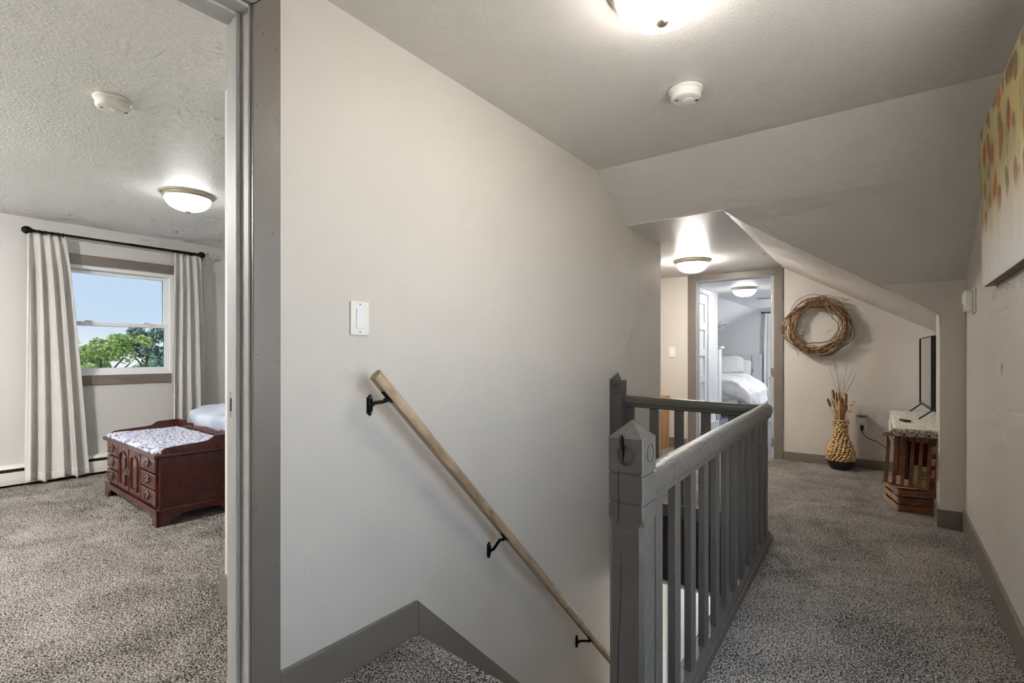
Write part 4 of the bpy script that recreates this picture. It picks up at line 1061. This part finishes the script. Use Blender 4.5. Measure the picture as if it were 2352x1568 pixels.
# gallery rail round three sides of the lid
for s_ in (-1, 1):
    pr_ = [(.02, .468), (.022, .495), (.045, .507), (.09, .512), (.25, .520), (.30, .527), (.335, .552), (.37, .556), (DP - .01, .560), (DP - .01, .468)]
    a, b = sorted((s_ * (W2 + .012), s_ * (W2 - .006)))
    MB().prism(pr_, 'x', a, b).build('side_gallery', 'cherry', ch, bevel=.003)
half = [(W2 + .012, .468), (W2 + .012, .560), (W2 - .14, .560), (W2 - .17, .525), (W2 - .21, .545), (W2 - .30, .548), (W2 - .33, .520), (W2 - .36, .53), (.0, .545)]
MB().prism(half + [(-x, z) for (x, z) in half[::-1][1:]], 'y', DP - .012, DP + .008).build('back_gallery', 'cherry', ch, bevel=.003)
# knitted throw
kt = empty('knit_throw', (-4.40, 1.28, .47), R(-2.4), 'chunky white and navy crocheted throw spread over the chest lid', 'blanket')
def thr(u, v):
    x = -.585 + 1.165 * u; y = -.012 + .50 * v
    row = math.sin(2 * math.pi * v * 15); col_ = math.sin(2 * math.pi * u * 34 + math.pi * (int(v * 15) % 2))
    e_ = min(1, min(u, 1 - u) * 22, v * 14, (1 - v) * 18)
    z = .004 + (.022 + .006 * abs(row) + .005 * abs(col_) * abs(row) + .006 * noise.noise((x * 7, y * 7, 2))) * (max(0, e_) ** .5)
    return (x, y, z)
MB().grid(150, 76, thr).build('yarn', 'knit_yarn', kt, smooth=180)
MB().box(-.583, .578, -.010, .484, 0, .005).build('backing', 'knit_yarn', kt)

# ------------------------------------------------------------------ beds
def soft(nu, nv, x0, x1, y0, y1, z0, z1, r, amp=.01, fr=5, seed=0, sag=None):
    """closed pillow-like block: rounded box with noise wrinkles"""
    mb = MB(); cx_, cy_ = (x0 + x1) / 2, (y0 + y1) / 2; hx, hy = (x1 - x0) / 2, (y1 - y0) / 2; cz, hz = (z0 + z1) / 2, (z1 - z0) / 2
    def fn(u, v):
        a = 2 * math.pi * u; b = math.pi * (v - .5)
        p = lambda c_, e_: math.copysign(abs(c_) ** e_, c_)
        X = p(math.cos(b), r) * p(math.cos(a), r); Y = p(math.cos(b), r) * p(math.sin(a), r); Z = p(math.sin(b), r)
        n_ = noise.noise((X * fr * hx + seed, Y * fr * hy, Z * 2)) * amp + noise.noise((X * fr * 2.3 * hx, Y * fr * 2.3 * hy + seed, Z * 3)) * amp * .5
        q = (cx_ + X * (hx + n_), cy_ + Y * (hy + n_), cz + Z * (hz + n_))
        return sag(q) if sag else q
    return mb.grid(nu, nv, fn, closed_u=True)
bd = empty('bed', (-4.30, 2.82, 0), 0, 'bed with pale blue-white bedding behind the cedar chest', 'bed')
def bed_part(mb, nm, m, **k):
    l = bd.location; mb.v = [(x - l[0], y - l[1] + .05, z - l[2]) for (x, y, z) in mb.v]; return mb.build(nm, m, bd, **k)
bed_part(MB().box(-5.0, -3.62, 1.86, 3.9, .10, .30), 'bed_base', 'cherry', bevel=.01)
for (a, b) in ((-4.96, 1.9), (-3.70, 1.9), (-4.96, 3.8), (-3.70, 3.8)):
    bed_part(MB().box(a, a + .06, b, b + .06, 0, .10), 'leg', 'cherry')
bed_part(soft(64, 24, -5.02, -3.60, 1.85, 3.9, .29, .56, .25), 'mattress', 'sheet_white', smooth=180)
def duv(q):
    x, y, z = q
    return (x, y, z + .03 * noise.noise((x * 2.3 + 3, y * 1.9, 0)))
bed_part(soft(110, 44, -5.12, -3.52, 1.80, 3.5, .34, .665, .34, .030, 5.5, 3, duv), 'duvet', 'duvet_blue_white', smooth=180)

b2_ = empty('bed', (-2.72, 10.5, 0), 0, 'white floral bed with grey channelled headboard in the far room', 'bed')
def b2p(mb, nm, m, **k):
    l = b2_.location; mb.v = [(x - l[0], y - l[1], z - l[2]) for (x, y, z) in mb.v]; return mb.build(nm, m, b2_, **k)
b2p(MB().box(-3.36, -2.12, 9.5, 11.4, .20, .32), 'bed_base', 'headboard_cloth', bevel=.01)
for (a, b) in ((-3.34, 9.52), (-2.18, 9.52), (-3.34, 11.3), (-2.18, 11.3)):
    b2p(MB().box(a, a + .05, b, b + .05, 0, .20), 'leg', 'black_plastic')
hb = b2p(MB().box(-3.40, -2.08, 11.40, 11.48, .15, 1.13), 'headboard', 'headboard_cloth', bevel=.012, seg=3)
for k in range(7):
    x0 = -3.385 + k * .1845
    b2p(MB().box(x0, x0 + .178, 11.375, 11.405, .45, 1.11), 'headboard_channel', 'headboard_cloth', bevel=.014, seg=3)
b2p(soft(48, 20, -3.36, -2.10, 9.5, 11.38, .30, .56, .25), 'mattress', 'sheet_white', smooth=180)
def drape(q):
    x, y, z = q
    f_ = max(0, (x + 2.3) / .35)
    return (x + .02 * math.sin(y * 22) * min(1, f_), y, z - .16 * min(1, f_) ** 1.4 + .02 * noise.noise((x * 3, y * 3, 0)))
b2p(soft(110, 40, -3.55, -1.82, 9.46, 10.75, .34, .70, .36, .035, 5, 9, drape), 'duvet', 'floral_cloth', smooth=180)
b2p(soft(90, 24, -3.50, -1.90, 10.45, 10.95, .50, .745, .42, .022, 6, 4, drape), 'folded_duvet_edge', 'sheet_white', smooth=180)
pl1 = tag(soft(44, 20, -.36, .36, -.09, .09, -.20, .20, .5, .02, 6, 2).build('pillow', 'floral_cloth', None, smooth=180), 'front floral pillow propped on the far room bed', 'pillow', 'bed pillows')
pl1.location = (-2.72, 11.08, .90); pl1.rotation_euler = (R(-22), 0, 0)
pl2 = tag(soft(44, 20, -.36, .36, -.08, .08, -.19, .19, .5, .02, 6, 5).build('pillow', 'sheet_white', None, smooth=180), 'plain white pillow behind the floral one on the far bed', 'pillow', 'bed pillows')
pl2.location = (-2.62, 11.26, .86); pl2.rotation_euler = (R(-14), R(6), 0)

# ------------------------------------------------------------------ far room furniture
ds = empty('narrow_cabinet', (-2.62, 9.11, 0), 0, 'tall narrow white cabinet with turned feet past the far closet', 'cabinet')
MB().box(-.30, .305, -.085, .09, .20, 1.225).build('carcass', 'far_white', ds, bevel=.006)
MB().box(-.32, .345, -.11, .115, 1.225, 1.262).build('top', 'far_white', ds, bevel=.008, seg=3)
for (a, b) in ((-.29, -.01), (.01, .295)):
    dr = MB().box(a, b, -.098, -.084, .24, 1.20).build('door', 'far_white', ds, bevel=.005)
    MB().ell((b - .04 if a < 0 else a + .04, -.108, .7), (.012, .012, .012), 10, 7).build('knob', 'steel', dr, smooth=80)
for (a, b) in ((-.27, -.06), (.28, -.06), (-.27, .065), (.28, .065)):
    MB().lathe([(.014, 0), (.022, .012), (.026, .035), (.016, .06), (.024, .085), (.028, .12), (.02, .15), (.028, .18), (.028, .205)], 18, (a, b, 0)).build('foot', 'white_paint', ds, smooth=60)
brn = empty('branch_decor', (-2.50, 9.11, 1.262), 0, 'dark bare branch sprigs in a small vase on the narrow cabinet', 'branches')
MB().lathe([(.03, 0), (.045, .02), (.05, .08), (.03, .14), (.026, .17)], 18).build('vase', 'far_white', brn, smooth=60)
for (pts) in ([(0, 0, .15), (.06, .02, .28), (.16, .02, .38), (.20, .0, .43)], [(0, 0, .15), (.09, 0, .30), (.21, .02, .37), (.27, .03, .37)], [(0, 0, .15), (.05, 0, .21), (.12, .0, .25), (.17, 0, .245)], [(.06, .02, .28), (.11, .0, .33), (.15, -.01, .33), (.19, -.02, .32)]):
    MB().tube(pts, .006, 6, rfun=lambda t_: 1 - .5 * t_).build('branch', 'bark', brn, smooth=80)
rod2 = empty('curtain_rod', (-1.55, 11.5, 1.96), 0, 'slim dark curtain rod on the far room end wall', 'curtain rod')
MB().tube([(-.52, -.09, .02), (.9, -.09, .02)], .009, 10).build('pole', 'black_metal', rod2, smooth=60)
MB().tube([(-.45, 0, .02), (-.45, -.09, .02)], .007, 8).build('bracket', 'black_metal', rod2, smooth=60)
MB().ell((-.53, -.09, .02), (.02, .02, .02), 10, 8).build('finial', 'black_metal', rod2, smooth=80)
curtain('curtain', 'long white curtain beside the grey headboard in the far room', (-2.03, -1.72), (-2.06, -1.66), 11.41, 1.965, .05, 'curtain_white', 5, 'far room curtains', .030, axis='y', sg=-1, seed=3)
vt = empty('ceiling_vent', (-1.60, 9.2, Z2), R(-6), 'grey slotted vent grille on the far room ceiling', 'vent')
MB().box(-.15, .15, -.06, .06, -.010, 0).build('frame', 'steel', vt, bevel=.003)
for k in range(5):
    MB().box(-.13, .13, -.046 + k * .020, -.036 + k * .020, -.014, -.009).build('slat', 'far_white', vt)
ss = empty('side_table', (-1.385, 9.35, 0), 0, 'white side table with turned legs at the far doorway edge', 'table')
MB().box(-.20, .20, -.18, .18, .735, .765).build('top', 'far_white', ss, bevel=.006)
for (a, b) in ((-.165, -.145), (.165, -.145), (-.165, .145), (.165, .145)):
    MB().lathe([(.012, 0), (.018, .03), (.022, .10), (.014, .14), (.024, .19), (.016, .24), (.024, .30), (.016, .36), (.024, .42), (.015, .47), (.024, .53), (.018, .60), (.024, .64), (.024, .735)], 14, (a, b, 0)).build('leg', 'far_white', ss, smooth=60)

# ------------------------------------------------------------------ outside: lawn and trees
struct(MB().box(-150, -14, -120, 150, -3.3, -3.15), 'ground', 'lawn', 'green lawn outside the bedroom window', 'lawn')
struct(MB().box(-14, 150, -120, 150, -3.3, -3.15), 'ground_bounce', 'gravel', 'unseen pale gravel ground added to bounce neutral daylight indoors', 'gravel')  # unseen ground kept pale so bounced sun carries no green cast
def tree(loc, hgt, rad, mat_, label, n, seed, conifer=False, leaf=.16, group='trees outside the window', blobs=None):
    rn_ = random.Random(seed)
    e = empty('tree', loc, 0, label, 'tree', group)
    MB().tube([(0, 0, 0), (.08, .05, hgt * .3), (-.05, .0, hgt * .6), (0, 0, hgt * .92)], .16, 8, rfun=lambda t_: 1 - .75 * t_).build('trunk', 'bark', e, smooth=80)
    if not conifer:
        for k in range(9):
            a = rn_.uniform(0, 6.28); z0 = hgt * rn_.uniform(.35, .6); r_ = rad * rn_.uniform(.5, .85)
            MB().tube([(0, 0, z0), (r_ * .4 * math.cos(a), r_ * .4 * math.sin(a), z0 + hgt * .14), (r_ * math.cos(a), r_ * math.sin(a), z0 + hgt * .26)], .06, 6, rfun=lambda t_: 1 - .7 * t_).build('limb', 'bark', e, smooth=80)
    if blobs is None:
        blobs = []
        for k in range(16):
            a = rn_.uniform(0, 6.28); rr_ = rad * rn_.uniform(.2, .75)
            blobs.append((rr_ * math.cos(a), rr_ * math.sin(a), hgt * rn_.uniform(.5, .9), rad * rn_.uniform(.25, .42)))
    mb = MB()
    for k in range(n):
        if conifer:
            t_ = rn_.random() ** .7; z = hgt * (.12 + .88 * (1 - t_)); r_ = rad * t_ * (.55 + .45 * abs(math.sin(z * 5.0)))
            a = rn_.uniform(0, 6.28); p = Vector((r_ * math.cos(a), r_ * math.sin(a), z - .25 * r_))
        else:
            b = rn_.choice(blobs); v = Vector((rn_.gauss(0, 1), rn_.gauss(0, 1), rn_.gauss(0, 1))).normalized() * b[3] * rn_.uniform(.6, 1.05)
            p = Vector(b[:3]) + Vector((v.x, v.y, v.z * .8))
        d1_ = Vector((rn_.gauss(0, 1), rn_.gauss(0, 1), rn_.gauss(0, .6))).normalized(); d2_ = d1_.cross(Vector((rn_.gauss(0, 1), rn_.gauss(0, 1), rn_.gauss(0, 1)))).normalized()
        s_ = leaf * rn_.uniform(.6, 1.2)
        mb.add([p - d1_ * s_, p + d2_ * s_ * .45, p + d1_ * s_, p - d2_ * s_ * .45], [(0, 1, 2, 3)])
    f_ = mb.build('foliage', mat_, e, fix=False); f_['kind'] = 'stuff'
    return e
def crown(u0, u1, v0, v1, n, seed, rs=.5):
    """lobes of a crown filling a stretch of the view, given as metres across and up in the tree's own axes"""
    rn_ = random.Random(seed); out = []
    for k in range(n):
        out.append((rn_.uniform(-1.2, 1.2), rn_.uniform(u0, u1), rn_.uniform(v0, v1) + .25, rs * rn_.uniform(.7, 1.15)))
    return out
tree((-24.0, 6.05, -3.15), 4.85, 1.6, 'leaf_green', 'broad bright green tree at the left of the window view', 13000, 11, leaf=.062,
     blobs=crown(-1.5, .5, 3.4, 4.6, 24, 3, .36) + crown(.4, 1.25, 4.3, 4.7, 9, 4, .26) + crown(-1.5, -.1, 2.4, 3.6, 12, 5, .42))
tree((-31.0, 9.75, -3.15), 5.5, 1.2, 'leaf_dark', 'dark bluish tree behind the spruce in the window view', 6000, 13, leaf=.09,
     blobs=crown(-.65, .65, 3.0, 5.4, 13, 6, .42) + crown(-.3, .6, 1.4, 3.0, 6, 7, .5))
tree((-20.0, 6.45, -3.15), 4.3, 1.15, 'leaf_spruce', 'pale blue-green spruce at the right of the window view', 9000, 14, True, leaf=.065)
tree((-38.0, 10.9, -3.15), 3.6, 1.2, 'leaf_spruce', 'low grey-green bush far off below the gap between trees', 3000, 15, leaf=.12,
     blobs=crown(-1.8, 1.6, 1.6, 3.3, 12, 8, .5))
